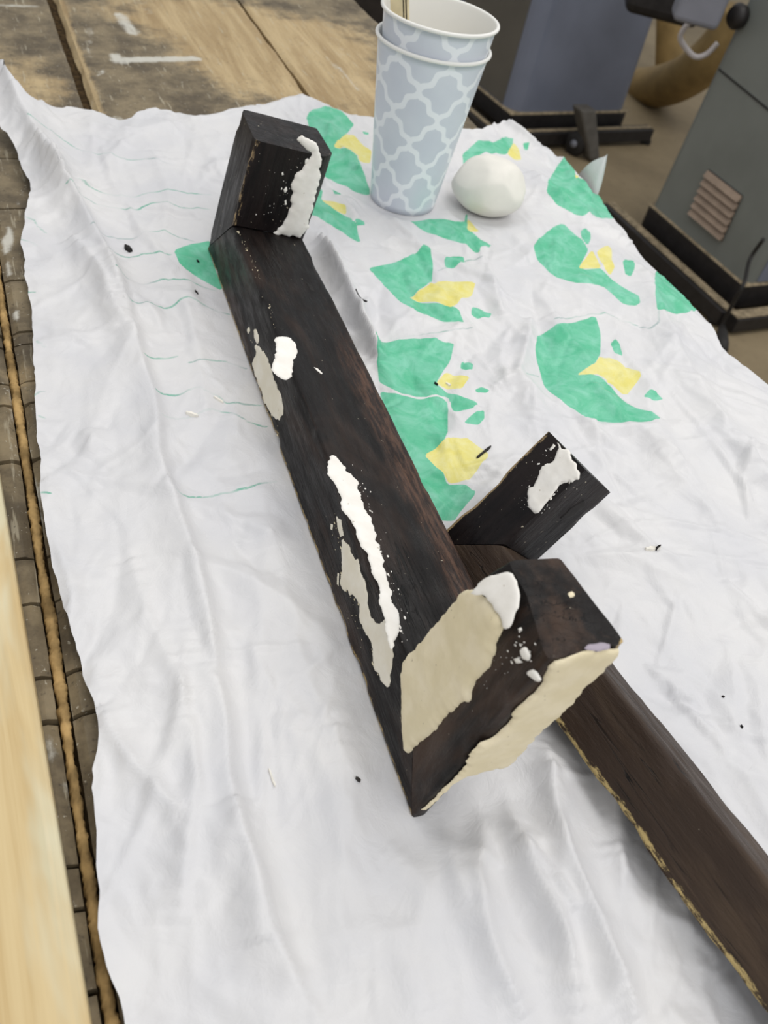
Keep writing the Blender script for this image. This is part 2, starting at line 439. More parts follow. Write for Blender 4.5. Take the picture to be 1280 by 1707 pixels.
def plank(b0, b1, c0, c1, res=.006, chip=0.0, seed=1, z1=0.0, bevel=0.0):
    nb = max(2, int((b1-b0)/res)); nc = max(2, int((c1-c0)/res))
    V = []; bb = np.linspace(b0, b1, nb+1); cc = np.linspace(c0, c1, nc+1)
    BB, CC = np.meshgrid(bb, cc, indexing='ij')
    Z = np.full(BB.shape, z1) - .0006*vnoise(BB*60, CC*200, seed)
    if bevel:
        k_ = bevel*(.45+.8*fbm(bb*22, bb*0+2., seed+5))[:, None]
        Z -= .0055*np.clip(1-(CC-c0)/k_, 0, 1)
    # softened, chipped long edges and ends
    for e in (0, -1):
        Z[:, e] -= .0012+.002*vnoise(bb*45, bb*0+e, seed+3); Z[e, :] -= .001
        CC[:, e] += (1 if e == 0 else -1)*(.0004+chip*fbm(bb*38, bb*0+e*7., seed+9))
    top = np.stack([BB*EB[0]+CC*EC[0], BB*EB[1]+CC*EC[1], Z], -1).reshape(-1, 3)
    Fc = []; idx = lambda i, j: i*(nc+1)+j
    i, j = np.meshgrid(np.arange(nb), np.arange(nc), indexing='ij'); a = (i*(nc+1)+j).ravel()
    Fc = np.c_[a, a+1, a+nc+2, a+nc+1].tolist()
    rim = [idx(k, 0) for k in range(nb+1)]+[idx(nb, k) for k in range(1, nc+1)]+[idx(k, nc) for k in range(nb-1, -1, -1)]+[idx(0, k) for k in range(nc-1, 0, -1)]
    low = top[rim].copy(); low[:, 2] = -.022; n0 = len(top)
    for k in range(len(rim)):
        k2 = (k+1) % len(rim); Fc.append([rim[k], rim[k2], n0+k2, n0+k])
    Fc.append([n0+k for k in range(len(rim))])
    V = np.r_[top, low]; pa, ta = plank_attrs(V[:, :2])
    if bevel:
        cv = V[:, :2]@EC; ta = ta+1.6*np.exp(-((cv-c0)/(bevel*.8))**2)
    return mesh('plank', V, Fc, M_plank, bench, False, {'paint': pa, 'tan': ta})
plank(B0, B1, .3412, EDGE+.004, chip=.001, seed=11)
plank(B0, B1, .0965, .3396, chip=.0035, seed=12, bevel=.012)
KERF = [(60, 262), (60, 345), (60, 463), (50, 551), (40, 572), (60, 632), (60, 668), (40, 766), (45, 928), (60, 1003), (140, 1112), (100, 1199), (128, 1440), (140, 1512), (160, 1650)]
kb = sorted(float(atz(*q)[:2]@EB) for q in KERF)
cuts = [B0]+kb+[B1]
for k in range(len(cuts)-1):
    g = .0011 if k % 4 else .002
    plank(cuts[k]+g, cuts[k+1]-g*.6, -.0092, .0895, .005, .001, 20+k)
    plank(cuts[k]+g*1.2, cuts[k+1]-g*.6, -.120, -.0142, .005, .001, 50+k)
plank(B0, B1, -.62, -.122, .012, .001, 13)
bbox('under_board', B0, B1, -.62, EDGE, -.045, -.0100, M_subtop)
bbox('edge_strip', B0, B1, EDGE-.028, EDGE+.004, -.075, -.0455, M_rawwood, .002)
for b in (B0+.1, B1-.1):
    for c in (-.55, EDGE-.07):
        bbox('leg', b-.045, b+.045, c-.045, c+.045, FLOOR, -.0455, M_rawwood, .004)
# sawdust packed into the narrow groove
V = []; Fc = []; n = 700; sec = 9
for k in range(n+1):
    b = .05+1.0*k/n; a0 = float(fbm(np.array([k*.035]), np.array([1.]), 2)[0]); a1 = float(vnoise(np.array([k*.33]), np.array([5.]), 4)[0])
    ct = -.0118+.0016*(a0-.5); wd = .0013+.0016*a0+.0008*a1; ht = .0034*a0+.0016*a1-.0034
    for j in range(sec):
        a = math.pi*j/(sec-1); rr = 1+.45*(random.Random(k*31+j).random()-.5)
        p = bc(b, ct-wd*math.cos(a)*rr); V.append((p[0], p[1], -.0062+(ht+.0062)*math.sin(a)**.4*(.55+.45*rr)))
for k in range(n):
    for j in range(sec-1): Fc.append((k*sec+j, k*sec+j+1, (k+1)*sec+j+1, (k+1)*sec+j))
o = mesh('packed_sawdust', V, Fc, M_dust)
prop(o, 'golden sawdust packed into the long groove beside the white sheet', 'sawdust', kind='stuff')

# ------------------------------------------------------------------ pine board at the left
zt = .0165
A = atz(-40, 560, zt)[:2]; Bq = atz(148, 1690, zt)[:2]
d = (Bq-A)/np.linalg.norm(Bq-A); nrm = np.array([d[1], -d[0]])
if nrm[0] > 0: nrm = -nrm
A2 = A-d*.25; B2 = Bq+d*.3
q = [A2+nrm*.12, A2, B2, B2+nrm*.12]
pb = hexa('pine_board', [tuple(p)+(.0006,) for p in q]+[tuple(p)+(zt,) for p in q], M_pine, None, .0018, 3)
prop(pb, 'pale washed pine board lying on the workbench at the left edge', 'board')

# ------------------------------------------------------------------ the printed plastic sheet
TOP = [(2, 168), (22, 181), (18, 192), (45, 205), (60, 207), (85, 196), (120, 189), (160, 194), (195, 209), (215, 212), (232, 202), (262, 193), (295, 192), (320, 204), (345, 203), (370, 198), (400, 193), (430, 188), (465, 180), (498, 172), (520, 176),
       (560, 192), (600, 200), (650, 210), (700, 215), (755, 221), (795, 228), (818, 218), (840, 213), (862, 226), (885, 243), (915, 262), (945, 285), (975, 312), (1000, 340), (1035, 390), (1065, 430), (1095, 462), (1130, 497), (1165, 532), (1200, 586), (1240, 622), (1280, 660)]
LEFT = [(0, 236), (20, 252), (36, 282), (42, 305), (55, 331), (46, 368), (38, 415), (42, 468), (54, 530), (58, 568), (55, 605), (61, 640), (64, 740), (74, 850), (88, 930), (100, 985), (115, 1050), (138, 1115), (150, 1165), (161, 1210), (163, 1250), (154, 1310), (163, 1390), (161, 1440), (164, 1510), (178, 1600), (204, 1690), (212, 1720)]
poly = [on_sheet(*p) for p in TOP]
poly += [bc(.36, .556), bc(.25, .56), bc(.1, .552), bc(-.08, .56), bc(-.13, .4), bc(-.14, .2)]
pl = [atz(*p)[:2] for p in LEFT]
poly += [pl[-1]+np.array([.075, -.12])]+pl[::-1]
poly = np.array(poly)
# rounder outline
def chaikin(P):
    out = []
    for i in range(len(P)):
        a, b = P[i], P[(i+1) % len(P)]; out += [a*.78+b*.22, a*.22+b*.78]
    return np.array(out)
poly = jag(chaikin(poly), .004, .0012, 91)
P, Q, ed = grid_patch(poly, .0017)
x, y = P[:, 0], P[:, 1]
def px_of(P3):
    dd = P3-CP; z = dd@CF
    return np.c_[CX+F_PX*(dd@CR)/z, CY-F_PX*(dd@CU)/z]
def tpl(pts): return np.array([on_sheet(*p) for p in pts])
# footprints that press the sheet flat
On = atz(685, 1365, .0024); Of = atz(345, 414, .0024); L1 = np.linalg.norm(Of-On); e1 = (Of-On)/L1
ZV = np.array([0, 0, 1.0]); hr = np.cross(e1, ZV); LEAN = math.radians(11.5)
e2 = math.cos(LEAN)*ZV+math.sin(LEAN)*hr; e3 = math.cos(LEAN)*hr-math.sin(LEAN)*ZV
O2 = np.array([0.0309, 0.3252, 0.0060])
a1 = np.array([0.5931, -0.8014, 0.0771]); a2 = np.array([0.4928, 0.4371, 0.7524]); a3 = np.array([0.6367, 0.4082, -0.6542])
CUPC = np.array([-.0585, .7583]); BALL = np.array([.0195, .7850])
press = [np.array([On[:2]-e1[:2]*.004, Of[:2]+e1[:2]*.004, (Of+hr*.062)[:2], (On+hr*.05)[:2]]),
         np.array([(O2-a1*.01)[:2], (O2+a1*.12)[:2], (O2+a1*.12+a3*.039)[:2], (O2+a3*.039-a1*.01)[:2]])]
flat = np.ones(len(P))
for pg in press:
    dd, _ = bdist(P, pg); dd[inside(P, pg)] = 0
    flat = np.minimum(flat, np.clip(dd/.03, 0, 1))
for c, r in ((CUPC, .034), (BALL, .03)):
    dd = np.maximum(0, np.hypot(*(P-c).T)-r); flat = np.minimum(flat, np.clip(dd/.02, 0, 1))
flat = flat*flat*(3-2*flat)
z = sheet_base(x, y)
# crumples
cc_ = x*EC[0]+y*EC[1]; bb_ = x*EB[0]+y*EB[1]
wx = 1.5*(cc_+.03*(fbm(x*14, y*14, 31)-.5)); wy = .75*(bb_+.04*(fbm(x*14, y*14, 32)-.5))
cr = .0075*ridged(wx*9, wy*9, 1)**1.3+.0052*ridged(wx*19+3, wy*17, 2)**1.6+.0032*ridged(wx*40, wy*43, 3)**1.6+.0013*ridged(wx*85, wy*90, 4)**1.3
amp = .25+.9*fbm(x*5, y*5, 41, 2)
# straight paper-like creases of all sizes
creases = np.zeros(len(P)); rg = random.Random(8)
order = np.argsort(x, kind='stable'); xs = x[order]
for _ in range(950):
    c = P[rg.randrange(len(P))]; th = AZ*-1+math.pi/2+rg.gauss(0, .75); L_ = .012+.07*rg.random()**1.6; w_ = .0022+.010*rg.random()**2; hg = (.25+.55*rg.random())*.13*w_*rg.choice((1, 1, 1, -1)); asym = .5+1.6*rg.random()
    dv_ = np.array([math.cos(th), math.sin(th)]); R_ = L_+w_*3
    lo_, hi_ = np.searchsorted(xs, c[0]-R_), np.searchsorted(xs, c[0]+R_); kk = order[lo_:hi_]; kk = kk[np.abs(y[kk]-c[1]) < R_]
    if not len(kk): continue
    q_ = P[kk]-c; la = q_@dv_; cu = (rg.random()-.5)*10; pd = q_@np.array([-dv_[1], dv_[0]])-cu*la*la
    wl_ = np.where(pd > 0, w_*asym, w_)
    creases[kk] += hg*np.clip(1-np.abs(pd)/(wl_*(1.2-np.abs(la)/L_).clip(.15, 2)), 0, 1)*np.clip(1-(la/L_)**2, 0, 1)*1.5
creases *= 2.9*amp/.7
z = z+cr*amp*.6*(.02+.98*flat)
z = z+creases*(.02+.98*flat)
# (folds follow)
# drawn folds: polyline in the frame, height, left and right widths
FOLD = [([(8, 178), (45, 225), (80, 290), (112, 335)], .016, .012, .02),
        ([(70, 265), (105, 318), (128, 350), (155, 395), (190, 465), (214, 535)], .011, .010, .004),
        ([(115, 400), (165, 470), (196, 540), (215, 560)], .006, .008, .005),
        ([(196, 455), (222, 545), (240, 620), (262, 690), (270, 780), (298, 860), (330, 960), (350, 1040), (358, 1110)], .0075, .012, .0035),
        ([(340, 1030), (360, 1120), (378, 1220), (384, 1310), (402, 1390), (432, 1470), (455, 1560), (505, 1660), (540, 1720)], .0065, .011, .0035),
        ([(300, 1150), (322, 1260), (326, 1330), (312, 1430), (295, 1560)], .005, .008, .005),
        ([(215, 930), (250, 1040), (290, 1130), (318, 1200)], .004, .008, .005),
        ([(165, 1180), (200, 1250), (262, 1330), (310, 1375)], .005, .006, .006),
        ([(395, 1330), (420, 1450), (435, 1600)], .004, .01, .005),
        ([(60, 690), (100, 900), (150, 1080), (175, 1200)], .003, .012, .008),
        ([(840, 1290), (850, 1380), (880, 1470), (925, 1560), (965, 1710)], .0075, .006, .005),
        ([(905, 1225), (912, 1330), (925, 1400), (960, 1500), (1015, 1620), (1060, 1710)], .008, .007, .005),
        ([(790, 1320), (800, 1400), (790, 1480), (815, 1590), (880, 1712)], .006, .006, .005),
        ([(735, 1360), (745, 1440), (770, 1530)], .004, .006, .005),
        ([(850, 1400), (905, 1470), (950, 1540)], .004, .004, .004),
        ([(1010, 1400), (1050, 1500), (1150, 1560), (1200, 1640)], .004, .008, .006),
        ([(1110, 1150), (1145, 1200), (1180, 1245)], .003, .004, .004), ([(1075, 750), (1120, 800), (1170, 850), (1200, 900)], .003, .006, .005),
        ([(970, 640), (1050, 720), (1130, 780)], .003, .008, .006),
        ([(800, 430), (820, 490), (835, 540)], .004, .006, .004), ([(885, 530), (870, 600), (850, 650)], .005, .006, .005), ([(895, 525), (960, 590), (1000, 650)], .003, .008, .008),
        ([(810, 660), (850, 645), (880, 660), (885, 720)], .0045, .008, .008),
        ([(1060, 440), (1100, 530), (1140, 620), (1200, 720), (1280, 830)], .006, .014, .010),
        ([(880, 290), (930, 340), (980, 370), (1060, 420)], .006, .012, .010), ([(930, 265), (960, 320), (985, 345)], .006, .006, .006),
        ([(528, 405), (560, 470), (600, 555), (632, 625)], .013, .005, .006), ([(530, 300), (560, 340), (600, 380)], .005, .006, .005), ([(520, 200), (560, 240), (600, 300)], .005, .008, .006),
        ([(120, 192), (200, 230), (300, 215)], .003, .01, .01), ([(420, 195), (500, 178), (560, 200)], .004, .008, .008), ([(840, 216), (865, 235), (900, 262)], .007, .006, .006),
        ([(250, 250), (280, 330), (275, 400)], .003, .008, .008), ([(300, 480), (330, 600), (345, 720)], .002, .006, .006), ([(520, 900), (560, 985), (590, 1060)], .002, .004, .004),
        ([(560, 1200), (580, 1350), (560, 1500), (600, 1650)], .0035, .012, .010), ([(640, 1400), (700, 1480), (690, 1600), (720, 1700)], .0035, .010, .008)]
for pts, hgt, wl, wr in FOLD:
    pp = np.array([q[:2] for q in spline([np.r_[p, 0] for p in tpl(pts)], 5)])
    lo = pp.min(0)-.06; hi = pp.max(0)+.06
    k = np.nonzero((x > lo[0]) & (x < hi[0]) & (y > lo[1]) & (y < hi[1]))[0]
    if not len(k): continue
    S = P[k]; best = np.full(len(k), 1e9); sg = np.ones(len(k)); tt = np.zeros(len(k))
    for i in range(len(pp)-1):
        dd, Qp = seg_dist(S, pp[i], pp[i+1]); dv = pp[i+1]-pp[i]
        m_ = dd < best; best[m_] = dd[m_]
        cr_ = dv[0]*(S[:, 1]-pp[i][1])-dv[1]*(S[:, 0]-pp[i][0]); sg[m_] = np.sign(cr_[m_]); tt[m_] = (i+.5)/(len(pp)-1)
    wdt = np.where(sg > 0, wr, wl)*1.15
    prof = np.where(np.minimum(wl, wr)*1.15 >= wdt-1e-9, np.exp(-(best/wdt)**1.1), np.exp(-(best/wdt)**1.5))*np.clip(np.minimum(tt, 1-tt)*5, 0, 1)**.7
    z[k] += 1.35*hgt*prof*(.12+.88*flat[k])
# scalloped, slightly curled border; raised corner at upper left
pb_ = fbm(x*30, y*30, 77, 2)
z += .004*np.exp(-ed/.010)*pb_*flat
cor = on_sheet(5, 175); z += .030*np.exp(-(np.hypot(x-cor[0], y-cor[1])/.035)**2)
z = np.where(x*EC[0]+y*EC[1] > EDGE-.01, z, np.maximum(z, .0018))
# print
def zz(pts, ox, oy, s): return [(ox+a/s, oy+b/s) for a, b in pts]
Z5 = lambda p: zz(p, 560, 340, 2.1333)
Z6 = lambda p: zz(p, 880, 220, 3.2)
Z2 = lambda p: zz(p, 560, 0, 3.556)
Z1 = lambda p: zz(p, 300, 150, 3.765)
GREEN = [Z5([(110, 240), (230, 210), (325, 160), (342, 220), (340, 285), (255, 345), (300, 360), (430, 405), (450, 450), (370, 435), (290, 410), (220, 370), (170, 310)]),
         Z5([(380, 215), (410, 197), (450, 205), (452, 230), (415, 243), (388, 235)]), Z5([(475, 395), (510, 388), (550, 402), (540, 418), (500, 422), (475, 412)]),
         Z5([(255, 75), (330, 55), (455, 75), (460, 40), (468, 35), (465, 100), (505, 140), (550, 155), (540, 165), (510, 165), (505, 190), (450, 155), (320, 110)]),
         Z5([(125, 500), (230, 500), (415, 512), (400, 580), (350, 655), (400, 690), (500, 730), (480, 750), (410, 762), (398, 704), (385, 693), (290, 706), (205, 686), (150, 650), (140, 600)]),
         Z5([(150, 680), (205, 693), (290, 713), (383, 700), (393, 735), (395, 820), (375, 870), (310, 905), (360, 950), (380, 965), (400, 1005), (450, 1015), (490, 1035), (485, 1055), (440, 1100), (420, 1130), (340, 1130), (270, 1030), (230, 920), (190, 800)]),
         Z5([(440, 580), (465, 570), (483, 585), (480, 605), (455, 608), (440, 598)]), Z5([(485, 685), (510, 672), (540, 685), (525, 695), (495, 693)]), Z5([(447, 800), (490, 760), (520, 755), (520, 785), (500, 808), (470, 805)]),
         Z5([(695, 170), (720, 130), (800, 80), (870, 140), (893, 175), (860, 235), (880, 243), (940, 240), (990, 290), (1070, 340), (1075, 365), (1060, 375), (1010, 365), (940, 300), (850, 300), (770, 275), (715, 215)]),
         Z5([(865, 110), (885, 97), (902, 110), (900, 140), (890, 160), (870, 135)]), Z5([(1012, 220), (1030, 210), (1053, 215), (1053, 250), (1040, 277), (1020, 265)]),
         Z5([(1120, 290), (1130, 255), (1155, 238), (1220, 290), (1300, 385), (1240, 405), (1130, 408), (1120, 350)]),
         Z5([(700, 530), (715, 470), (790, 450), (915, 415), (935, 475), (935, 545), (910, 590), (845, 628), (890, 625), (950, 645), (1000, 700), (1050, 745), (1110, 765), (1143, 785), (1100, 810), (1050, 808), (960, 800), (880, 775), (790, 720), (735, 660), (725, 610)]),
         Z5([(970, 510), (985, 495), (1000, 515), (1012, 555), (985, 545)]), Z5([(1082, 705), (1105, 682), (1125, 690), (1157, 712), (1115, 718)]),
         Z6([(85, 360), (95, 290), (150, 200), (190, 165), (225, 200), (245, 260), (330, 300), (380, 360), (470, 480), (330, 470), (285, 485), (230, 460), (140, 415)]),
         Z2([(745, 930), (810, 870), (840, 845), (920, 870), (1000, 835), (1045, 840), (1040, 880), (1010, 930), (900, 925), (830, 940), (750, 1000)]), Z2([(1100, 875), (1135, 885), (1130, 910), (1110, 905)]),
         Z1([(790, 200), (820, 160), (960, 150), (1040, 180), (1090, 240), (1040, 300), (960, 375), (1000, 400), (1100, 430), (1130, 520), (1190, 620), (1190, 660), (1080, 660), (960, 600), (900, 560), (860, 500), (830, 330), (800, 240)]),
         Z1([(855, 600), (890, 680), (880, 730), (950, 780), (1040, 830), (1100, 870), (1130, 980), (1060, 960), (960, 900), (800, 810), (800, 740)]), Z1([(940, 660), (980, 670), (1000, 740), (960, 720)]),
         Z1([(1140, 285), (1180, 285), (1180, 305), (1150, 300)]), Z1([(1090, 850), (1150, 855), (1155, 880), (1110, 885)]),
         [(290, 425), (320, 408), (350, 402), (352, 430), (372, 486), (330, 465), (300, 450)]]
YELLOW = [Z5([(255, 345), (350, 285), (490, 300), (480, 340), (440, 365), (405, 400), (340, 370)]), Z5([(468, 50), (510, 105), (475, 115), (463, 100)]),
          Z5([(350, 655), (385, 620), (470, 635), (440, 680), (400, 675)]), Z5([(310, 905), (390, 855), (460, 850), (480, 865), (540, 910), (480, 980), (440, 1000), (405, 1000), (380, 965), (360, 950)]),
          Z5([(855, 240), (905, 175), (940, 240)]), Z5([(920, 185), (970, 158), (975, 215), (985, 240), (970, 265), (935, 215)]),
          Z5([(845, 628), (910, 590), (930, 560), (975, 560), (1080, 625), (1030, 690), (1010, 690), (970, 655), (930, 630)]),
          Z2([(1010, 925), (1045, 870), (1070, 890), (1095, 960), (1060, 960)]), Z1([(955, 380), (1040, 300), (1090, 300), (1150, 370), (1200, 400), (1190, 480), (1120, 480), (1110, 430)]),
          Z1([(880, 730), (960, 750), (1030, 785), (1040, 825), (950, 780)]), Z6([(215, 262), (245, 255), (265, 262), (240, 272)])]
def field(polys):
    out = np.full(len(P), -9.0)
    for pg in polys:
        pg = tpl(pg); pg = np.array([w_ for i_ in range(len(pg)) for w_ in (pg[i_]*.9+pg[(i_+1) % len(pg)]*.1, pg[i_]*.1+pg[(i_+1) % len(pg)]*.9)]); lo = pg.min(0)-.004; hi = pg.max(0)+.004
        k = np.nonzero((x > lo[0]) & (x < hi[0]) & (y > lo[1]) & (y < hi[1]))[0]
        if not len(k): continue
        dd, _ = bdist(P[k], pg); s = np.where(inside(P[k], pg), dd, -dd)*1000
        out[k] = np.maximum(out[k], s)
    return out
green = field(GREEN); yellow = field(YELLOW)
Z4 = lambda p: zz(p, 20, 160, 2.438)
LINES = [Z4(q) for q in ([(80, 190), (200, 210), (270, 245), (380, 275), (470, 285), (540, 280), (650, 300)], [(250, 395), (330, 405), (430, 430), (500, 430), (560, 415), (640, 410), (810, 410)],
         [(230, 450), (340, 465), (470, 485), (590, 462), (700, 475), (810, 470)], [(330, 600), (400, 597), (520, 590), (560, 575), (620, 572), (760, 598)], [(400, 670), (480, 670), (560, 660), (650, 665)],
         [(430, 795), (530, 790), (620, 762), (720, 765), (830, 795)], [(480, 885), (620, 880), (720, 848), (800, 870), (880, 888)], [(540, 1100), (620, 1088), (670, 1075)], [(720, 1105), (800, 1095), (870, 1085), (950, 1110)],
         [(590, 1245), (700, 1232), (740, 1212), (820, 1240), (880, 1258), (1010, 1258)], [(615, 1340), (740, 1325), (815, 1295), (870, 1300), (960, 1335), (1040, 1345)],
         [(665, 1655), (780, 1648), (870, 1632), (960, 1605), (1010, 1580), (1075, 1570)], [(55, 522), (95, 535), (105, 550), (143, 575)], [(45, 612), (80, 618), (105, 632)], [(45, 728), (90, 738)], [(58, 818), (95, 820)],
         [(105, 1035), (145, 1055)], [(90, 1255), (115, 1235), (138, 1230)], [(115, 1328), (135, 1338)], [(130, 1662), (160, 1668)])]
LINES += [Z5(q) for q in ([(770, 430), (860, 415), (950, 403), (1020, 425), (1080, 450), (1110, 462), (1135, 445), (1135, 405)], [(200, 497), (300, 487), (390, 478), (480, 470)], [(670, 625), (720, 620)], [(360, 250), (420, 225), (510, 212)])]
line = np.zeros(len(P))
for q in LINES:
    pg = tpl(q); lo = pg.min(0)-.004; hi = pg.max(0)+.004
    k = np.nonzero((x > lo[0]) & (x < hi[0]) & (y > lo[1]) & (y < hi[1]))[0]
    if len(k):
        S = P[k]+.0012*np.c_[vnoise(P[k][:, 0]*160, P[k][:, 1]*160, 3)-.5, vnoise(P[k][:, 0]*160, P[k][:, 1]*160, 4)-.5]
        dd, _ = bdist(S, pg, False); line[k] = np.maximum(line[k], 1-dd/.0015)
sheet = mesh('plastic_sheet', np.c_[P, z], Q.tolist(), M_sheet, None, True, {'green': green, 'yellow': yellow, 'line': np.clip(line, 0, 1)})
prop(sheet, 'crumpled white plastic sheet printed with green and yellow leaves, spread over the bench', 'plastic sheet')
sheet.location = (0, 0, 0)
# one corner of the sheet stands up past the bench edge
c0 = np.array(list(on_sheet(962, 290))+[0]); c1 = np.array(list(on_sheet(994, 330))+[0]); 
c0[2] = sheet_base(*c0[:2])-.004; c1[2] = sheet_base(*c1[:2])-.006
tip = atz(1012, 258, .018); V = []; Fc = []; n = 14
for i in range(n+1):
    s = i/n
    for j in range(n+1):
        t_ = j/n; p = (c0*(1-t_)+c1*t_)*(1-s)+tip*s
        sag = .010*math.sin(math.pi*s)*(1-.4*t_)
        V.append((p[0]+sag*.5*(t_-.3), p[1]-sag*.4, p[2]+sag*(.6-t_*.8)+.001*math.sin(9*t_+5*s)))
for i in range(n):
    for j in range(n):
        a = i*(n+1)+j; Fc.append((a, a+1, a+n+2, a+n+1))
k0 = len(V)
o = mesh('raised_corner', V, Fc, M_sheet, sheet, True, {'green': np.full(k0, -9.), 'yellow': np.full(k0, -9.), 'line': np.zeros(k0)})
o['label'] = 'white corner of the sheet sticking up past the bench edge'

# ------------------------------------------------------------------ mitred wooden pieces
def round_sec(sec, r, step, wr=.0022):
    """closed section polygon -> dense rounded outline plus closeness to each corner"""
    S = [np.array(p, float) for p in sec]; n = len(S); out = []; cw = []
    for i in range(n):
        p0, p, p1 = S[i-1], S[i], S[(i+1) % n]
        d0 = (p0-p); l0 = np.linalg.norm(d0); d0 /= l0; d1 = (p1-p); l1 = np.linalg.norm(d1); d1 /= l1
        rr = min(r, l0*.4, l1*.4)
        for k in range(5):
            t = k/4; q = (p+d0*rr)*(1-t)**2+2*p*t*(1-t)+(p+d1*rr)*t*t; out.append(q); cw.append((i, 1.0))
        rr1 = min(r, l1*.4, np.linalg.norm(S[(i+2) % n]-p1)*.4); a = p+d1*rr; b = p1-d1*rr1; L = np.linalg.norm(b-a); m_ = max(1, int(L/step))
        for k in range(1, m_):
            dc = min(k, m_-k)*L/m_; ci = i if k < m_-k else (i+1) % n
            out.append(a+(b-a)*k/m_); cw.append((ci, math.exp(-(dc/wr)**2)))
    return np.array(out), cw
def loft(name, parent, O, A, B, C, sec, start, end, mat, wearw, seed, r=.0022, step=.003, lstep=.004, rough=.0004, endw=.3, deform=None, wr=.0022):
    S, cw = round_sec(sec, r, step, wr); m_ = len(S)
    st = np.array([start(*q) for q in S]); en = np.array([end(*q) for q in S]); n = max(3, int((en-st).max()/lstep))
    cen = S.mean(0); V = []; G = []; W = []
    for i in range(n+1):
        t = i/n; ln = st+(en-st)*t
        cor = np.array([c[1] for c in cw]); wgt = np.array([wearw[c[0] % len(wearw)] for c in cw])
        nz = vnoise(ln*70, np.arange(m_)*.35, seed)-.5; nb = fbm(ln*25, S[:, 0]*25+S[:, 1]*37, seed+4)
        inw = (cen-S); inw /= np.maximum(np.linalg.norm(inw, axis=1), 1e-6)[:, None]
        chip = np.clip(fbm(ln*55, S[:, 0]*0+np.array([c[0] for c in cw])*3.1, seed+8)-.5, 0, 1)*.006*cor*np.minimum(wgt*2+.25, 1)
        q = S+inw*(chip+rough*nz)[:, None]
        if deform: q = deform(ln, q)
        V.append(O+ln[:, None]*A+q[:, :1]*B+q[:, 1:]*C); G.append(np.c_[ln+seed*.7, q]); W.append(np.maximum(cor*wgt, endw*(i == n)+.6*endw*(i == n-1)))
    # close ends with a fan ring
    V = np.concatenate(V); G = np.concatenate(G); W = np.concatenate(W); Fc = []
    for i in range(n):
        k = np.arange(m_); k2 = (k+1) % m_
        Fc += np.c_[i*m_+k, i*m_+k2, (i+1)*m_+k2, (i+1)*m_+k].tolist()
    Fc.append(list(range(m_))[::-1]); Fc.append(list(range(n*m_, (n+1)*m_)))
    # end rims worn as well
    o = mesh(name, V, Fc, mat, parent, True, {'grain': G, 'wear': W})
    me = o.data; bm = bmesh.new(); bm.from_mesh(me); bmesh.ops.recalc_face_normals(bm, faces=bm.faces)
    big = [f for f in bm.faces if len(f.verts) > 4]
    for f in big: f.smooth = False
    for f in big:
        for e in f.edges: e.smooth = False
    bmesh.ops.triangulate(bm, faces=big); bm.to_mesh(me); bm.free()
    return o
def patch(name, px, o, n, ax, mat, parent, h=.0009, jg=.0008, res=.0008, seed=1, fall=.0016, bulge=None, lift=0.0, label=None, rnd=0, lump=.6):
    """raised filler whose outline lies on the plane (o, n)"""
    n = n/np.linalg.norm(n); ax = ax-n*(ax@n); ax /= np.linalg.norm(ax); ay = np.cross(n, ax)
    if n@(CP-o) < 0: n = -n
    pg = np.array([[(onpl(*p, o, n)-o)@ax, (onpl(*p, o, n)-o)@ay] for p in px])
    for _ in range(rnd): pg = chaikin(pg)
    pg = jag(pg, .0011, jg, seed)
    Pp, Qd, dd = grid_patch(pg, res)
    t = np.clip(dd/fall, 0, 1); prof = np.sqrt(1-(1-t)**2)
    hh = h*prof*(1-lump+lump*1.6*fbm(Pp[:, 0]*110, Pp[:, 1]*110, seed+2))-.0002*(dd <= 0)
    if bulge is not None: hh = hh+bulge(Pp, t)
    V = o+n*(hh+lift)[:, None]+Pp[:, :1]*ax+Pp[:, 1:]*ay
    ob = mesh(name, V, Qd.tolist(), mat, parent, True)
    if ((V[Qd[0][1]]-V[Qd[0][0]])@np.cross(n, np.cross(n, ax))) is None: pass
    bm = bmesh.new(); bm.from_mesh(ob.data); bm.normal_update()
    s = sum((f.normal.dot(Vector(n)) for f in bm.faces))
    if s < 0: bmesh.ops.reverse_faces(bm, faces=bm.faces)
    bm.to_mesh(ob.data); bm.free()
    if label: ob['label'] = label
    return ob

T1, W1 = .047, .0575
fr1 = empty('mitred_wood_frame', tuple(On), 'black U-shaped wooden frame with cream filler patches in the middle of the sheet', 'wood frame')
C_SEC = [(0, 0), (T1, 0), (T1, W1), (.0125, W1-.001), (.0125, W1-.007), (T1-.011, W1-.007), (T1-.011, .0065), (0, .0065)]
def st1(s, w): return (s if w < .03 else max(s, .0)+(.10 if s < .04 else 0))+.0003
def en1(s, w): return L1-s-.0003
rail1 = loft('rail', fr1, On, e1, e2, e3, C_SEC, st1, en1, M_wood1, [.72, .3, .25, .1, 0, 0, 0, .3], 3, r=.003)
# far leg, standing
HF = .1145
legF = loft('leg', fr1, Of, e2, -e1, e3, [(0, 0), (T1+.001, -.0005), (T1+.001, .054), (.040, .0615), (0, .0605)], lambda s, w: (s if w < .03 else max(s, .014))+.0003, lambda s, w: HF-.0015*s/T1, M_blackwood, [.3, .66, .3, .4, .4], 7, r=.002, endw=.42)
def tip_cut(ln, q):
    k = np.clip((ln-.113), 0, 1)*.55*np.clip(q[:, 0]/.03, .15, 1)*np.clip(1-q[:, 1]/.03, 0, 1)
    q = q.copy(); q[:, 1] += k; return q
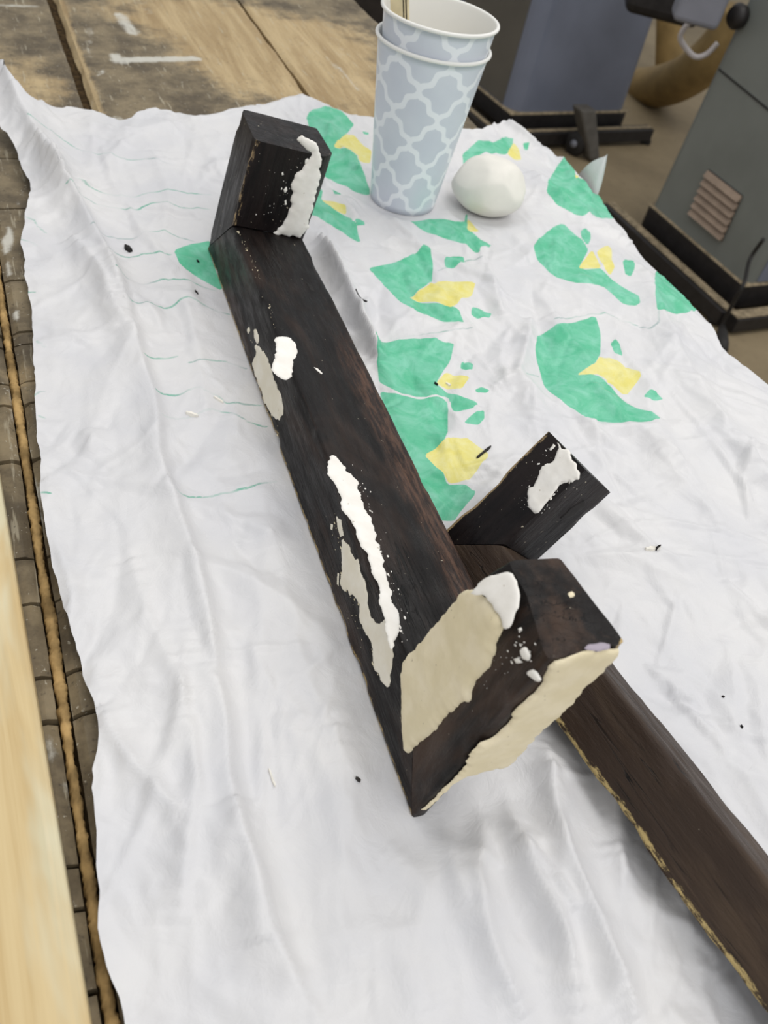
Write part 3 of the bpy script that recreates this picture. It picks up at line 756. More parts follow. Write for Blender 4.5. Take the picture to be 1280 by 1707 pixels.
# near leg: side board plus the block behind it, open below
legN = loft('leg', fr1, On, e2, e1, e3, [(0, 0), (.047, 0), (.0465, .0335), (.0005, .0350)], lambda s, w: (s if w < .008 else max(s, .0415))+.0003, lambda s, w: .1275+.0055*min(1, w/.03)*(1-s/.06)-.001*s/.047, M_wood3, [.35, .1, .1, .8], 9, r=.0022, step=.002, lstep=.003, deform=tip_cut)
# filler on the rail: side face (e3 = 0) and top face (e2 = T1)
S7 = lambda p: zz(p, 380, 500, 2.510)
side_o, top_o = On.copy(), On+e2*T1
patch('filler_patch', S7([(110, 190), (130, 195), (165, 240), (185, 310), (215, 380), (238, 470), (210, 507), (180, 490), (145, 400), (105, 290), (102, 260), (120, 230)]), side_o, -e3, e1, M_ivory, rail1, .0008, .0011, seed=2, rnd=1)
patch('filler_patch', S7([(108, 125), (122, 122), (132, 170), (122, 186), (112, 160)]), side_o, -e3, e1, M_ivory, rail1, .0008, .0006, seed=3, rnd=1)
patch('filler_patch', S7([(78, 125), (88, 112), (92, 128), (84, 142)]), side_o, -e3, e1, M_ivory, rail1, .0006, .0004, seed=33)
patch('filler_patch', S7([(190, 160), (235, 152), (270, 165), (288, 215), (270, 260), (268, 310), (245, 335), (225, 330), (185, 300), (190, 270), (205, 225), (200, 185)]), top_o, e2, e1, M_white, rail1, .0008, .0010, seed=4, rnd=1)
patch('filler_patch', S7([(415, 680), (430, 648), (455, 655), (500, 720), (545, 760), (550, 800), (580, 880), (600, 920), (625, 1020), (655, 1080), (652, 1130), (680, 1220), (715, 1320), (715, 1400), (690, 1470), (670, 1440), (655, 1370), (668, 1345), (640, 1280), (635, 1200), (590, 1100), (560, 1040), (545, 980), (505, 910), (475, 870), (480, 830), (450, 770), (420, 740)]), top_o, e2, e1, M_white, rail1, .0007, .0016, seed=5, rnd=1)
patch('filler_patch', S7([(470, 1010), (490, 1000), (535, 1080), (565, 1130), (585, 1210), (590, 1300), (625, 1350), (660, 1340), (665, 1420), (690, 1470), (678, 1610), (665, 1620), (625, 1560), (600, 1450), (575, 1400), (545, 1320), (550, 1270), (500, 1230), (470, 1190), (475, 1110)]), side_o, -e3, e1, M_ivory, rail1, .0007, .0016, seed=6, rnd=1)
patch('filler_patch', S7([(455, 900), (475, 920), (485, 985), (470, 995), (460, 950)]), side_o, -e3, e1, M_ivory, rail1, .0007, .0006, seed=8)
patch('filler_patch', S7([(430, 935), (440, 940), (436, 965), (428, 960)]), side_o, -e3, e1, M_ivory, rail1, .0005, .0003, seed=81)
patch('filler_patch', S7([(458, 1140), (466, 1145), (464, 1200), (456, 1190)]), side_o, -e3, e1, M_ivory, rail1, .0005, .0003, seed=82)
patch('filler_patch', S7([(355, 280), (375, 285), (397, 308), (392, 312), (370, 296)]), top_o, e2, e1, M_white, rail1, .0005, .0002, seed=83)
# far leg filler on the inner face and round its right edge
S4 = lambda p: zz(p, 320, 160, 5.333)
far_o = Of-e1*(T1+.001)
def bul(Pp, t): return .0032*np.clip((t-.1), 0, 1)
patch('filler_patch', S4([(940, 365), (975, 348), (1020, 352), (1080, 392), (1112, 450), (1140, 550), (1132, 700), (1100, 900), (1045, 1100), (1015, 1200), (955, 1262), (860, 1245), (725, 1218), (780, 1170), (800, 1130), (850, 1030), (888, 960), (870, 930), (885, 870), (882, 790), (940, 700), (1000, 640), (1060, 560), (1075, 490), (1030, 470), (1000, 450), (960, 410)]), far_o, -e1, e2, M_white, legF, .0022, .0011, seed=21, fall=.006, lump=.25)
for q, s in (([(1005, 560), (1030, 550), (1035, 580), (1005, 610)], 22), ([(795, 680), (815, 672), (818, 700), (800, 708)], 23), ([(815, 830), (840, 800), (850, 840), (825, 870)], 24), ([(820, 930), (845, 915), (845, 965), (825, 975)], 25)):
    patch('filler_patch', S4(q), far_o, -e1, e2, M_white, legF, .0006, .0006, res=.0007, seed=s, fall=.001)
# near leg: plaster over the inner half of its side; tip coloured whiter to mimic its lit facet
S3 = lambda p: zz(p, 640, 880, 3.0476)
patch('filler_patch', S3([(108, 1125), (96, 1000), (92, 900), (92, 740), (112, 665), (150, 615), (240, 520), (340, 400), (408, 318), (455, 322), (500, 335), (545, 378), (590, 435), (612, 505), (575, 570), (560, 660), (530, 720), (480, 760), (450, 820), (440, 885), (400, 880), (350, 935), (320, 940), (260, 1030), (190, 1085), (130, 1135)]),
      On.copy(), -e3, e1, M_cream, legN, .0030, .0008, seed=31, fall=.007, rnd=1, lump=.22, label='thick cream filler on the inner half of the near leg')
tip_n = -e3*1.0+e2*.5
patch('filler_patch', S3([(432, 332), (490, 268), (560, 238), (645, 228), (664, 255), (682, 330), (693, 400), (660, 440), (645, 500), (605, 518), (590, 450), (545, 390), (505, 340), (470, 335)]),
      On+e2*.113-e3*.0034, tip_n, e1, M_white, legN, .0007, .0007, seed=37, fall=.003, rnd=1, lump=.25, label='filler at the tip of the near leg, whitened to look lit')
patch('filler_patch', S3([(690, 610), (715, 600), (745, 640), (735, 680), (700, 665)]), On.copy(), -e3, e1, M_white, legN, .0012, .0005, seed=32, res=.0007, rnd=1)
patch('filler_patch', S3([(722, 730), (765, 718), (805, 775), (780, 792), (735, 760)]), On.copy(), -e3, e1, M_white, legN, .0012, .0005, seed=34, res=.0007, rnd=1)
patch('filler_patch', S3([(680, 510), (695, 505), (700, 522), (686, 526)]), On.copy(), -e3, e1, M_white, legN, .0006, .0003, seed=35, res=.0006)
patch('filler_patch', S3([(655, 665), (680, 660), (705, 685), (670, 690)]), On.copy(), -e3, e1, M_white, legN, .0005, .0003, seed=36, res=.0006)
patch('filler_patch', S3([(180, 1440), (260, 1370), (380, 1255), (420, 1190), (470, 1100), (560, 1060), (640, 985), (680, 900), (740, 860), (800, 800), (850, 680), (930, 655), (1030, 620), (1140, 625), (1205, 612), (1130, 700), (1010, 815), (960, 885), (860, 970), (750, 1080), (700, 1130), (635, 1207), (560, 1225), (480, 1240), (400, 1262), (330, 1320), (240, 1405)]),
      On-e1*.0004, -e1, e2, M_cream, legN, .0018, .0011, seed=41, fall=.004, rnd=1, lump=.3, label='cream plaster covering the back of the near leg')
end_o = On+e2*.1325
patch('filler_patch', S3([(1020, 612), (1040, 592), (1100, 582), (1150, 592), (1148, 612), (1080, 628)]), end_o, e2, e1, simple('lilac_filler', srgb(176, 166, 178), .7, .3, .06, 60), legN, .0006, .0004, res=.0007, seed=42)
patch('filler_patch', S3([(935, 335), (952, 322), (968, 338), (950, 352)]), end_o, e2, e1, M_cream, legN, .0008, .0004, res=.0007, seed=43)

def flecks(parent, o, n, ax, px, cnt, spread, mat, seed, smin=.0003, smax=.0012):
    n = n/np.linalg.norm(n); ax = ax-n*(ax@n); ax /= np.linalg.norm(ax); ay = np.cross(n, ax)
    if n@(CP-o) < 0: n = -n
    rnd = random.Random(seed); V = []; Fc = []
    for _ in range(cnt):
        k = rnd.randrange(len(px)-1); t = rnd.random(); a, b = np.array(px[k], float), np.array(px[k+1], float)
        q = a+(b-a)*t+np.array([rnd.gauss(0, spread), rnd.gauss(0, spread)]); c = onpl(*q, o, n); r = (smin+(smax-smin)*rnd.random()**4)*.75; i0 = len(V); m_ = 7; el = 1+1.5*rnd.random()
        V.append(c+n*(.0003+.25*r))
        for j in range(m_):
            a_ = 2*math.pi*j/m_; rr = r*(.6+.8*rnd.random()); V.append(c+ax*math.cos(a_)*rr*el+ay*math.sin(a_)*rr-n*.0003)
        for j in range(m_): Fc.append((i0, i0+1+j, i0+1+(j+1) % m_))
    ob = mesh('filler_flecks', V, Fc, mat, parent, True); ob['kind'] = 'stuff'; return ob
flecks(rail1, top_o, e2, e1, S7([(500, 720), (560, 800), (620, 960), (665, 1120), (720, 1300), (725, 1420)]), 52, 6, M_white, 61)
flecks(rail1, side_o, -e3, e1, S7([(440, 880), (460, 1000), (470, 1120), (500, 1220), (545, 1330), (580, 1420), (620, 1560)]), 52, 5, M_cream, 62)
flecks(rail1, side_o, -e3, e1, S7([(100, 110), (110, 250), (150, 410), (190, 500), (210, 570)]), 25, 5, M_cream, 63)
flecks(rail1, top_o, e2, e1, [(398, 388), (415, 420), (430, 455), (448, 510), (458, 545)], 34, 2, M_cream, 64, .0002, .0008)
flecks(legF, far_o, -e1, e2, S4([(1000, 560), (900, 700), (830, 820), (830, 960), (560, 1080), (800, 560)]), 30, 7, M_white, 65, .0003, .0012)
flecks(legN, On.copy(), -e3, e1, S3([(660, 620), (700, 560), (760, 640), (640, 680), (560, 700), (450, 880)]), 33, 8, M_white, 66, .0002, .0009)
S6 = lambda p: zz(p, 540, 680, 2.371)
for q, sd_ in ((S6([(278, 562), (288, 566), (300, 600), (312, 640), (304, 636), (290, 604)]), 71), (S6([(334, 700), (346, 694), (358, 706), (352, 724), (340, 722)]), 72), (S6([(330, 740), (340, 742), (364, 790), (360, 814), (342, 806), (352, 796), (346, 780)]), 73), (S6([(288, 752), (330, 742), (330, 748), (292, 760)]), 74),
               (zz([(560, 1040), (585, 1050), (640, 1110), (630, 1135), (600, 1090)], 300, 150, 3.765), 75), (zz([(780, 1200), (830, 1230), (845, 1265), (815, 1255)], 300, 150, 3.765), 76), (S7([(212, 122), (226, 116), (240, 122), (228, 134)]), 77)):
    patch('crack', q, top_o, e2, e1, M_chip, rail1, .0003, .0003, res=.0006, seed=sd_, fall=.001)
fr2 = empty('mitred_wood_frame', tuple(O2), 'brown wooden frame tipped sideways, running to the lower right corner of the sheet', 'wood frame')
t2, w2, h2 = .0353, .0391, .0955
sec2 = [(0, 0), (t2, 0), (t2, w2), (.0295, w2)]
loft('rail', fr2, O2, a1, a2, a3, sec2, lambda s, w: s+.0003, lambda s, w: .43-s, M_wood2, [.74, .3, .25, .1], 17, r=.0026, step=.0015, wr=.0034)
leg2 = loft('leg', fr2, O2, a2, a1, a3, sec2, lambda s, w: max(s, 0)+.0003, lambda s, w: h2, M_blackwood, [.85, .3, .3, .1], 19, r=.0018, endw=.45)
E2 = O2+a1*.43
loft('leg', fr2, E2, a2, -a1, a3, sec2, lambda s, w: max(s, 0)+.0003, lambda s, w: h2, M_blackwood, [.75, .12, .15, .1], 29, r=.0018)
SL = lambda p: zz(p, 720, 690, 3.7647)
patch('filler_patch', SL([(780, 172), (800, 180), (830, 230), (870, 262), (900, 300), (930, 340), (942, 400), (925, 425), (885, 420), (870, 440), (820, 450), (760, 500), (720, 550), (695, 610), (655, 628), (620, 600), (605, 530), (600, 470), (640, 440), (670, 400), (665, 340), (720, 300), (770, 280), (800, 220), (785, 195)]), O2.copy(), -a3, a2, M_white, leg2, .0009, .0014, seed=51, rnd=1)
patch('filler_patch', SL([(735, 225), (760, 190), (778, 195), (765, 215), (745, 232)]), O2.copy(), -a3, a2, M_white, leg2, .0007, .0005, seed=52, res=.0007)
patch('filler_patch', SL([(655, 310), (675, 302), (680, 315), (660, 325)]), O2.copy(), -a3, a2, M_white, leg2, .0005, .0005, seed=53, res=.0007)

patch('crack', SL([(800, 655), (830, 630), (870, 590), (950, 545), (962, 560), (890, 640), (830, 668)]), O2+a1*t2, a1, a2, M_chip, leg2, .0003, .0004, res=.0006, seed=78, fall=.001)
flecks(leg2, O2.copy(), -a3, a2, SL([(600, 600), (580, 480), (650, 320), (740, 180), (900, 420), (760, 560), (640, 640)]), 45, 6, M_white, 67, .0002, .0009)

# ------------------------------------------------------------------ cups, stirring stick, putty ball
def cup(z0, label, tx):
    r0, r1, hc = .0312, .0478, .1395
    prof = [(0, .004, 0), (r0-.003, .004, 0), (r0-.0014, .0005, 0), (r0, 0, 1)]
    N = 22
    prof += [(r0+(r1-r0)*k/N, hc*k/N, 1) for k in range(1, N+1)]
    for k in range(9):
        a = -math.pi*.5+math.pi*1.5*k/8; prof.append((r1+.0008+.0016*math.cos(a), hc+.0006+.0016*math.sin(a), 0))
    prof += [(r1-.0012-(r1-r0)*k/10, hc-.001-(hc-.006)*k/10, 0) for k in range(0, 11)]
    prof += [(0, .006, 0)]
    seg = 72; V = []; G = []; Fc = []; npf = len(prof)
    for i, (r, h, pr) in enumerate(prof):
        for k in range(seg+1):
            a = 2*math.pi*k/seg+.35; V.append((r*math.cos(a), r*math.sin(a), h)); G.append((k/seg*6.5, h/hc*3.05+tx, pr))
    for i in range(npf-1):
        for k in range(seg):
            a = i*(seg+1)+k; Fc.append((a, a+1, a+seg+2, a+seg+1))
    # printing only on the outside: keep the attribute constant per ring, split at rims
    o = mesh('paper_cup', V, Fc, M_cup, None, True, {'trellis': G})
    bm = bmesh.new(); bm.from_mesh(o.data); bmesh.ops.remove_doubles(bm, verts=[v for v in bm.verts if v.co.xy.length < 1e-5], dist=1e-5)
    bmesh.ops.recalc_face_normals(bm, faces=bm.faces); bm.to_mesh(o.data); bm.free()
    o.location = (CUPC[0], CUPC[1], z0); return prop(o, label, 'cup', 'nested paper cups')
ca = cup(.0027, 'outer grey and white trellis-print paper cup standing on the sheet', 0)
cb = cup(.0238, 'inner trellis-print paper cup nested in the other, rim higher, holding the stick', .3)
cb.location.x += .0011; cb.location.y -= .0002
# stick leaning against the left of the inner cup
foot = np.array([CUPC[0]-.002, CUPC[1]-.012, .034]); lip = np.array(atz(676, 12, .158)); lip = np.array([CUPC[0]-.0335, CUPC[1]-.004, .165])
dv = lip-foot; dv /= np.linalg.norm(dv); sd = np.array([.92, -.30, 0]); sd -= dv*(sd@dv); sd /= np.linalg.norm(sd); nn = np.cross(dv, sd)
top = foot+dv*.24; wS = .0085; tS = .001
st = empty('stirring_stick', tuple(foot), 'pale wooden stirring stick with black printed lines leaning in the nested cups', 'stick')
hexa('blade', [foot-sd*wS-nn*tS, foot+sd*wS-nn*tS, foot+sd*wS+nn*tS, foot-sd*wS+nn*tS, top-sd*wS-nn*tS, top+sd*wS-nn*tS, top+sd*wS+nn*tS, top-sd*wS+nn*tS], M_stick, st, .0004, 1)
fs = -1 if nn@(CP-foot) < 0 else 1
for off in (.0040, .0064):
    a = foot+dv*.02+sd*off+nn*fs*(tS+.00005); b = foot+dv*.23+sd*off+nn*fs*(tS+.00005); hw = sd*.0005; up_ = nn*fs*.00015
    hexa('printed_line', [a-hw, a+hw, b+hw, b-hw, a-hw+up_, a+hw+up_, b+hw+up_, b-hw+up_], M_ink, st)
# putty ball
bm = bmesh.new(); bmesh.ops.create_icosphere(bm, subdivisions=5, radius=1)
for v in bm.verts:
    p = v.co.copy(); n_ = np.array([p.x, p.y, p.z])
    k = 1+.10*(float(fbm(np.array([p.x*1.3+5]), np.array([p.y*1.3+p.z*1.1+2]), 6, 3)[0])-.5)
    # flattened facets from being pressed in the hand
    for f_, dd_ in (((-.6, -.5, .62), .86), ((.75, -.35, .55), .88), ((.1, .2, .97), .90), ((-.9, .1, .3), .9), ((.3, -.9, .2), .92)):
        f_ = np.array(f_)/np.linalg.norm(f_); t_ = float(n_@f_)*k
        if t_ > dd_: k *= 1-.6*(t_-dd_)
    co = p*k; zc = co.z if co.z > 0 else co.z*.8
    v.co = (co.x*.0365, co.y*.0345, zc*.0295)
for v in bm.verts: v.co.z = max(v.co.z, -.0205)
pbl = bm_mesh('putty_ball', bm, M_putty, None, True); pbl.location = (BALL[0], BALL[1], .0232)
prop(pbl, 'rounded lump of off-white putty beside the paper cups', 'putty')

# ------------------------------------------------------------------ chips and crumbs lying on the sheet
from mathutils.bvhtree import BVHTree
bvh = BVHTree.FromObject(sheet, bpy.context.evaluated_depsgraph_get())
def zsheet(p):
    h = bvh.ray_cast(Vector((p[0], p[1], .2)), Vector((0, 0, -1)))
    return h[0].z if h[0] is not None else .003
def chip(a, b, wpx, label, mat, nm='wood_chip', th=.0016, seed=0):
    A, Bp = atz(*a, .004), atz(*b, .004); sc = np.linalg.norm(A-CP)/F_PX; d_ = Bp-A; L = np.linalg.norm(d_); d_ /= L; s_ = np.array([-d_[1], d_[0], 0]); wd = wpx*sc/2
    rnd = random.Random(seed); bm = bmesh.new(); rings = []
    n = 6
    for i in range(n):
        t = i/(n-1); wv = wd*(.35+.65*math.sin(math.pi*(.12+.76*t)))*(.7+.6*rnd.random()); c = A+d_*L*t
        zs = zsheet(c); rings.append([bm.verts.new(tuple(c+s_*wv*x_+np.array([0, 0, zs-c[2]+z_]))) for x_, z_ in ((-1, -.0004), (1, -.0004), (.7*(.6+.6*rnd.random()), th), (-.6, th*(.7+.5*rnd.random())))])
    for i in range(n-1):
        for k in range(4): bm.faces.new((rings[i][k], rings[i][(k+1) % 4], rings[i+1][(k+1) % 4], rings[i+1][k]))
    bm.faces.new(rings[0][::-1]); bm.faces.new(rings[-1]); bmesh.ops.recalc_face_normals(bm, faces=bm.faces)
    o = bm_mesh(nm, bm, mat); prop(o, label, 'debris')
    return o
chip((209, 417), (219, 424), 9, 'small black crumb on the white sheet left of the far standing leg', M_chip, 'black_crumb', .003, 1)
chip((588, 508), (608, 519), 6, 'thin black flake on the sheet right of the long rail', M_chip, 'black_flake', .001, 2)
chip((793, 768), (815, 752), 5, 'black sliver lying across the yellow leaf print', M_chip, 'black_sliver', .0015, 3)
chip((1066, 930), (1088, 930), 9, 'white filler crumb with a black fleck on the right of the sheet', M_crumb, 'filler_crumb', .002, 4)
chip((1082, 932), (1088, 929), 4, 'black fleck stuck to the white crumb on the right', M_chip, 'black_crumb', .003, 5)
chip((590, 1305), (598, 1310), 5, 'brown speck on the sheet left of the mitred corner', M_darkcase, 'brown_crumb', .002, 6)
chip((448, 1285), (458, 1312), 5, 'thin curl of white filler on the lower sheet', M_crumb, 'filler_crumb', .0015, 7)
chip((310, 695), (330, 702), 6, 'white filler curl on the green printed line beside the rail', M_crumb, 'filler_crumb', .002, 8)
chip((356, 670), (372, 674), 4, 'tiny white filler crumb close to the left edge of the rail', M_crumb, 'filler_crumb', .0015, 9)
chip((1224, 1219), (1229, 1222), 4, 'tiny black speck at the far right of the sheet', M_chip, 'black_crumb', .0015, 10)
chip((722, 645), (728, 648), 4, 'tiny black speck on the green leaf print beside the rail', M_chip, 'black_crumb', .0015, 11)
chip((742, 643), (750, 647), 5, 'tiny white speck on the small yellow leaf', M_crumb, 'filler_crumb', .0012, 12)
chip((325, 490), (330, 494), 3, 'tiny black speck just left of the rail below the green print', M_chip, 'black_crumb', .0015, 13)
chip((328, 435), (332, 437), 3, 'tiny black speck on the green print beside the mitre', M_chip, 'black_crumb', .0015, 14)
chip((1196, 1168), (1200, 1170), 3, 'faint speck on the right of the sheet below the white crumb', M_chip, 'black_crumb', .001, 15)

# ------------------------------------------------------------------ machines behind the bench
def cabinet(parent, P0, P1, depth, zb, zt, mat, name='body', bev=.03, taper=0.0, side=1):
    """box standing between floor points P0-P1 (front foot line), going back by depth"""
    d_ = P1-P0; L = np.linalg.norm(d_); d_ = d_/L; n_ = np.array([-d_[1], d_[0], 0])*side
    cen = (P0+P1)/2+n_*depth/2
    lo = [P0, P1, P1+n_*depth, P0+n_*depth]
    hi = [cen+(p-cen)*(1-taper) for p in lo]
    bm = bmesh.new(); v = [bm.verts.new((p[0], p[1], zb)) for p in lo]+[bm.verts.new((p[0], p[1], zt)) for p in hi]
    for q in ((3, 2, 1, 0), (4, 5, 6, 7), (0, 1, 5, 4), (1, 2, 6, 5), (2, 3, 7, 6), (3, 0, 4, 7)): bm.faces.new([v[i] for i in q])
    bmesh.ops.recalc_face_normals(bm, faces=bm.faces)
    ve = [e for e in bm.edges if abs(e.verts[0].co.z-e.verts[1].co.z) > .01]
    if bev: bmesh.ops.bevel(bm, geom=ve, offset=bev, segments=5, affect='EDGES', profile=.5)
    return bm_mesh(name, bm, mat, parent)

# right-hand machine: long face towards the bench, vent in it
R0 = atz(1083, 341, FLOOR+.10); R1 = atz(1240, 476, FLOOR+.10)
d2 = (R1-R0); d2[2] = 0; d2 /= np.linalg.norm(d2); n2 = np.array([-d2[1], d2[0], 0])
if n2@(CP-R0) > 0: n2 = -n2                      # n2 points away from the bench
sgn = 1 if (np.array([-d2[1], d2[0], 0])@n2) > 0 else -1
mc2 = empty('machine_cabinet', (float((R0+R1)[0]/2), float((R0+R1)[1]/2), FLOOR), 'grey machine cabinet with a louvred vent and black base at the right of the bench', 'machine')
HT = -.02
R0x = R0.copy(); R1x = R1+d2*.0
cabinet(mc2, R0x, R1x, .42, FLOOR+.10, HT, M_cab, 'body', .035, .05, sgn)
cabinet(mc2, R0-d2*.012-n2*.012, R1+d2*.012-n2*.012, .444, FLOOR+.03, FLOOR+.10, M_black, 'skirt', .04, 0, sgn)
cabinet(mc2, R0-d2*.008-n2*.006, R1+d2*.008-n2*.006, .432, FLOOR+.1002, FLOOR+.106, M_dusty, 'dust_ledge', .04, .03, sgn)
def bar_between(name, p, q, w_, h_, mat, parent):
    p = np.array(p, float); q = np.array(q, float); d_ = q-p; d_ /= np.linalg.norm(d_); s_ = np.cross(d_, ZV); s_ /= np.linalg.norm(s_)
    return hexa(name, [p-s_*w_/2, p+s_*w_/2, q+s_*w_/2, q-s_*w_/2, p-s_*w_/2+ZV*h_, p+s_*w_/2+ZV*h_, q+s_*w_/2+ZV*h_, q-s_*w_/2+ZV*h_], mat, parent, .002, 1)
Q0 = R0-d2*.10-n2*.085; Q1 = R1+d2*.06-n2*.085
for P_ in (Q0, Q1): P_[2] = FLOOR+.012
bar_between('base_rail', Q0, Q1, .05, .045, M_black, mc2)
bar_between('rail_dust', Q0+ZV*.0455+n2*.008, Q1+ZV*.0455+n2*.008, .032, .002, M_dusty, mc2)
Qr0 = Q1+d2*.02; Qr1 = Qr0+n2*.5
bar_between('base_rail', Qr0, Qr1, .05, .045, M_black, mc2)
bar_between('rail_dust', Qr0+ZV*.0455, Qr1+ZV*.0455, .04, .002, M_dusty, mc2)
# feet
for P_ in (Q0+d2*.03, Q1-d2*.03, Qr1-n2*.03):
    hexa('foot', [P_+np.array([a*.02, b*.02, -.012+c*.012]) for c in (0, 1) for a, b in ((-1, -1), (1, -1), (1, 1), (-1, 1))], M_rubber, mc2, .002, 1)
# vent in the long face; the face leans with the taper
cen2 = (R0+R1)/2+n2*.21; tp = .05; HH = HT-(FLOOR+.10)
def face_pt(u, zf):          # u metres along the face from its left foot, zf metres above the cabinet foot
    p = R0+d2*u; s = 1-tp*zf/HH; q = cen2+(p-cen2)*s
    return np.array([q[0], q[1], FLOOR+.10+zf])
fo = face_pt(0, 0); fu = d2; fv = face_pt(0, .3)-face_pt(0, 0); fv /= np.linalg.norm(fv); fn = np.cross(fu, fv)
if fn@(CP-fo) < 0: fn = -fn
V4 = [onpl(*p, fo, fn) for p in ((1183, 282), (1238, 327), (1205, 402), (1150, 358))]     # tl tr br bl
dirx = ((V4[1]-V4[0])+(V4[2]-V4[3]))/2; diry = ((V4[3]-V4[0])+(V4[2]-V4[1]))/2
vo = (V4[0]+V4[1]+V4[2]+V4[3])/4-dirx/2-diry/2
vp_ = hexa('vent_panel', [vo+fn*.0005, vo+dirx+fn*.0005, vo+dirx+diry+fn*.0005, vo+diry+fn*.0005, vo+fn*.003, vo+dirx+fn*.003, vo+dirx+diry+fn*.003, vo+diry+fn*.003], M_black, mc2)
for k in range(6):
    s0 = vo+diry*(k/6+.015); s1 = vo+diry*((k+1)/6-.025)
    hexa('louvre_slat', [s0+fn*.0032, s0+dirx+fn*.0032, s1+dirx+fn*.0032, s1+fn*.0032, s0+fn*.006, s0+dirx+fn*.006, s1+dirx+fn*.016, s1+fn*.016], M_vent, vp_)
s0 = onpl(1198, 115, fo, fn); s1 = onpl(1290, 190, fo, fn); hv = fv*.0025
hexa('panel_seam', [s0-hv+fn*.0004, s1-hv+fn*.0004, s1+hv+fn*.0004, s0+hv+fn*.0004, s0-hv+fn*.002, s1-hv+fn*.002, s1+hv+fn*.002, s0+hv+fn*.002], M_black, mc2)
# machine head on the cabinet with a black knob and grey guard
kp = onpl(1236, 28, fo, fn)
tube('knob', [kp+fn*.001, kp+fn*.02, kp+fn*.035], [.03, .034, .024], M_black, mc2, 18)
# power cord hanging down the face
cpx = [(1285, 398), (1262, 432), (1240, 472), (1222, 505), (1206, 540)]
pts = [onpl(*p, fo, fn)+fn*.03 for p in cpx[:2]]+[onpl(*p, Q0-n2*.04, n2) for p in cpx[2:4]]+[atz(1203, 545, FLOOR+.02), atz(1202, 575, FLOOR+.012)]
cd = tube('power_cord', spline(pts, 6), .006, M_rubber, None, 8)
prop(cd, 'black power cord hanging down past the right machine base', 'cord')
cp_ = tube('cord_plug', spline([atz(1203, 545, FLOOR+.03), atz(1205, 585, FLOOR+.012)], 3), [.010, .016, .018, .014], M_rubber, None, 10)
prop(cp_, 'dark plug end of the cord on the floor by the sheet edge', 'plug')

# left-hand machine
K = atz(853, 190, FLOOR+.10); KR = atz(1046, 186, FLOOR+.10); KL = atz(793, 143, FLOOR+.10)
mc1 = empty('machine_cabinet', (float(K[0]), float(K[1]), FLOOR), 'grey-blue machine cabinet on a black wheeled base behind the paper cups', 'machine')
da = KR-K; La = np.linalg.norm(da); da /= La; db = np.array([-da[1], da[0], 0])
if db[1] < 0: db = -db
sg1 = 1 if (np.array([-da[1], da[0], 0])@db) > 0 else -1
cabinet(mc1, K, K+da*La, .55, FLOOR+.10, HT+.1, M_cabside, 'body', .06, .06, sg1)
cabinet(mc1, K-da*.015-db*.015, K+da*(La+.015)-db*.015, .58, FLOOR+.045, FLOOR+.10, M_black, 'skirt', .06, 0, sg1)
cabinet(mc1, K-da*.010-db*.010, K+da*(La+.01)-db*.010, .57, FLOOR+.1002, FLOOR+.106, M_dusty, 'dust_ledge', .06, .02, sg1)
b0_ = K-da*.10-db*.07; b1_ = K+da*(La+.09)-db*.07
for P_ in (b0_, b1_): P_[2] = FLOOR+.02
bar_between('base_rail', b0_, b1_, .05, .045, M_black, mc1)
bar_between('rail_dust', b0_+ZV*.0455, b1_+ZV*.0455, .02, .002, M_dusty, mc1)
b2_ = b0_+db*.75
bar_between('base_rail', b0_, b2_, .05, .045, M_black, mc1)
bar_between('rail_dust', b0_+ZV*.0455, b2_+ZV*.0455, .02, .002, M_dusty, mc1)
for P_ in (b0_, b1_, b2_):
    hexa('foot', [P_+np.array([a*.02, b*.02, -.02+c*.02]) for c in (0, 1) for a, b in ((-1, -1), (1, -1), (1, 1), (-1, 1))], M_rubber, mc1, .002, 1)
# browner panel on the cabinet's left side, leaning with the taper
cc = K+da*La/2+db*.275; HH1 = HT+.1-(FLOOR+.10)
def k_pt(v, zf, out):
    p = K+db*v; q = cc+(p-cc)*(1-.06*zf/HH1); q = q-da*out; return np.array([q[0], q[1], FLOOR+.10+zf])
hexa('side_panel', [k_pt(.07, .01, -.001), k_pt(.48, .01, -.001), k_pt(.48, HH1-.02, -.001), k_pt(.07, HH1-.02, -.001), k_pt(.07, .01, .003), k_pt(.48, .01, .003), k_pt(.48, HH1-.02, .003), k_pt(.07, HH1-.02, .003)], M_cabbrown, mc1, .001, 1)
# caster with fork and foot pedal
wc = atz(962, 238, FLOOR+.045)
ax_ = da*.9+db*.3; ax_ /= np.linalg.norm(ax_)
cw_ = tube('caster_wheel', [wc-ax_*.022, wc-ax_*.016, wc+ax_*.016, wc+ax_*.022], [.038, .045, .045, .038], M_rubber, mc1, 22)
tube('caster_hub', [wc-ax_*.028, wc+ax_*.028], .014, M_grey, cw_, 14)
M_fork = simple('dusty_grey_fork', srgb(84, 80, 74), .6, .4, .12, 30)
f0 = atz(985, 262, FLOOR+.01); f1 = f0+ZV*.17-da*.075+db*.05
hx = da*.032; hy = db*.03
hexa('caster_fork', [f0-hx*.8-hy, f0+hx*.8-hy, f0+hx*.8+hy, f0-hx*.8+hy, f1-hx*1.2-hy, f1+hx*1.2-hy, f1+hx*1.2+hy, f1-hx*1.2+hy], M_fork, mc1, .008, 2)

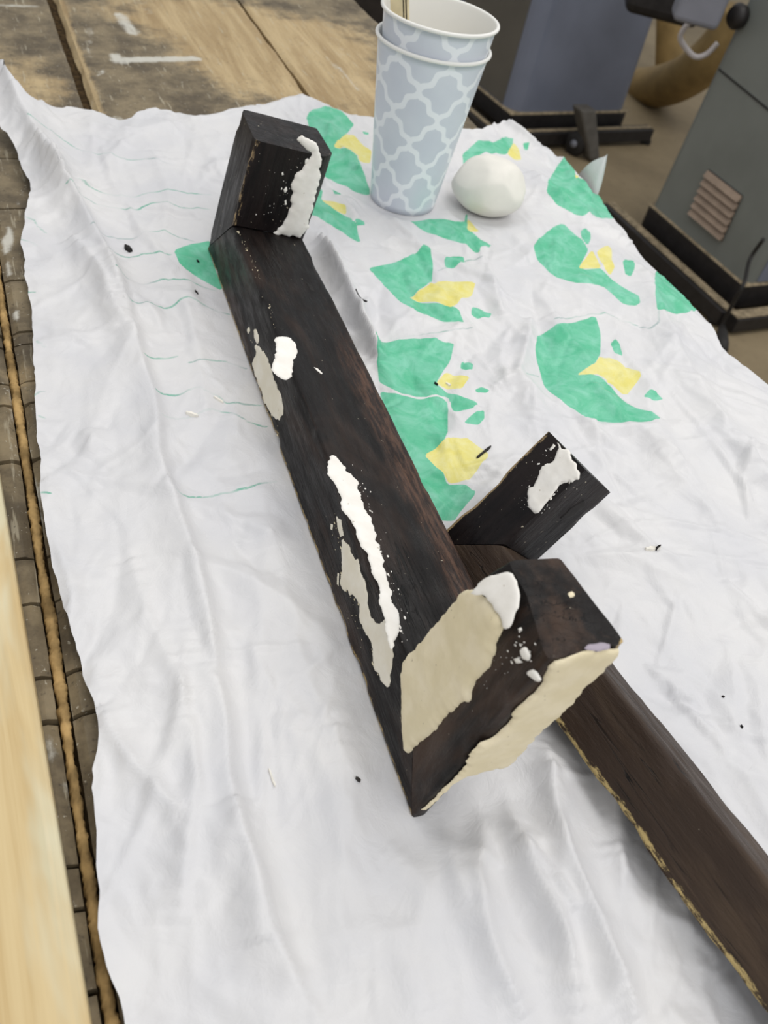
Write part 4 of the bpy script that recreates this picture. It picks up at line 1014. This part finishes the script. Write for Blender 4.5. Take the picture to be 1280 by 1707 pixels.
# dust hose, cable, dark guard between the machines
def at_dist(px, py, y_): 
    d_ = ray(px, py); return CP+d_*(y_/d_[1])
hz = FLOOR+.10
hp = [at_dist(1020, 146, 4.6), at_dist(1085, 146, 4.2), at_dist(1135, 132, 3.95), at_dist(1185, 96, 3.8), at_dist(1240, 30, 3.75)]
ho = tube('dust_hose', spline(hp, 10), .088, M_hose, None, 20)
prop(ho, 'tan dust hose curving between the two machine cabinets', 'hose')
hp = [at_dist(1112, 150, 4.5), at_dist(1116, 80, 4.5), at_dist(1120, -60, 4.5)]
ho = tube('dust_pipe', spline(hp, 8), .065, M_hose, None, 18)
prop(ho, 'brown upright dust pipe behind the hose', 'pipe')
cpts = [at_dist(*p, 2.85) for p in ((1158, 30), (1140, 48), (1134, 65), (1146, 84), (1160, 95), (1178, 90), (1196, 72))]
o = tube('white_cable', spline(cpts, 8), .008, M_cable, None, 8); prop(o, 'white cable looped in front of the tan hose', 'cable')
g0 = at_dist(1168, 4, 2.75)
hexa('guard', [g0+np.array([a*.065, b*.05, c*.05]) for c in (-1, 1) for a, b in ((-1, -1), (1, -1), (1, 1), (-1, 1))], M_grey, mc2, .015, 3)
g0 = at_dist(1108, 0, 3.3)
hexa('motor_housing', [g0+np.array([a*.13, b*.08, c*.07+.02]) for c in (-1, 1) for a, b in ((-1, -1), (1, -1), (1, 1), (-1, 1))], M_black, mc1, .03, 3)
# blue-grey end of the right cabinet
def r_pt(v, zf, out):
    p = R1+n2*v; q = cen2+(p-cen2)*(1-tp*zf/HH); q = q+d2*out; return np.array([q[0], q[1], FLOOR+.10+zf])
hexa('end_panel', [r_pt(.045, .01, -.001), r_pt(.375, .01, -.001), r_pt(.375, HH-.02, -.001), r_pt(.045, HH-.02, -.001), r_pt(.045, .01, .003), r_pt(.375, .01, .003), r_pt(.375, HH-.02, .003), r_pt(.045, HH-.02, .003)], M_cabside, mc2, .001, 1)
# low dark case and crate at the far side of the bench
g0 = atz(628, 30, FLOOR)
o = hexa('dark_tool_case', [g0+np.array([a*.16, b*.2, .35*c]) for c in (0, 1) for a, b in ((-1, -1), (1, -1), (1, 1), (-1, 1))], M_darkcase, None, .02, 2); prop(o, 'dark case on the floor beyond the bench, left of the cups', 'case')
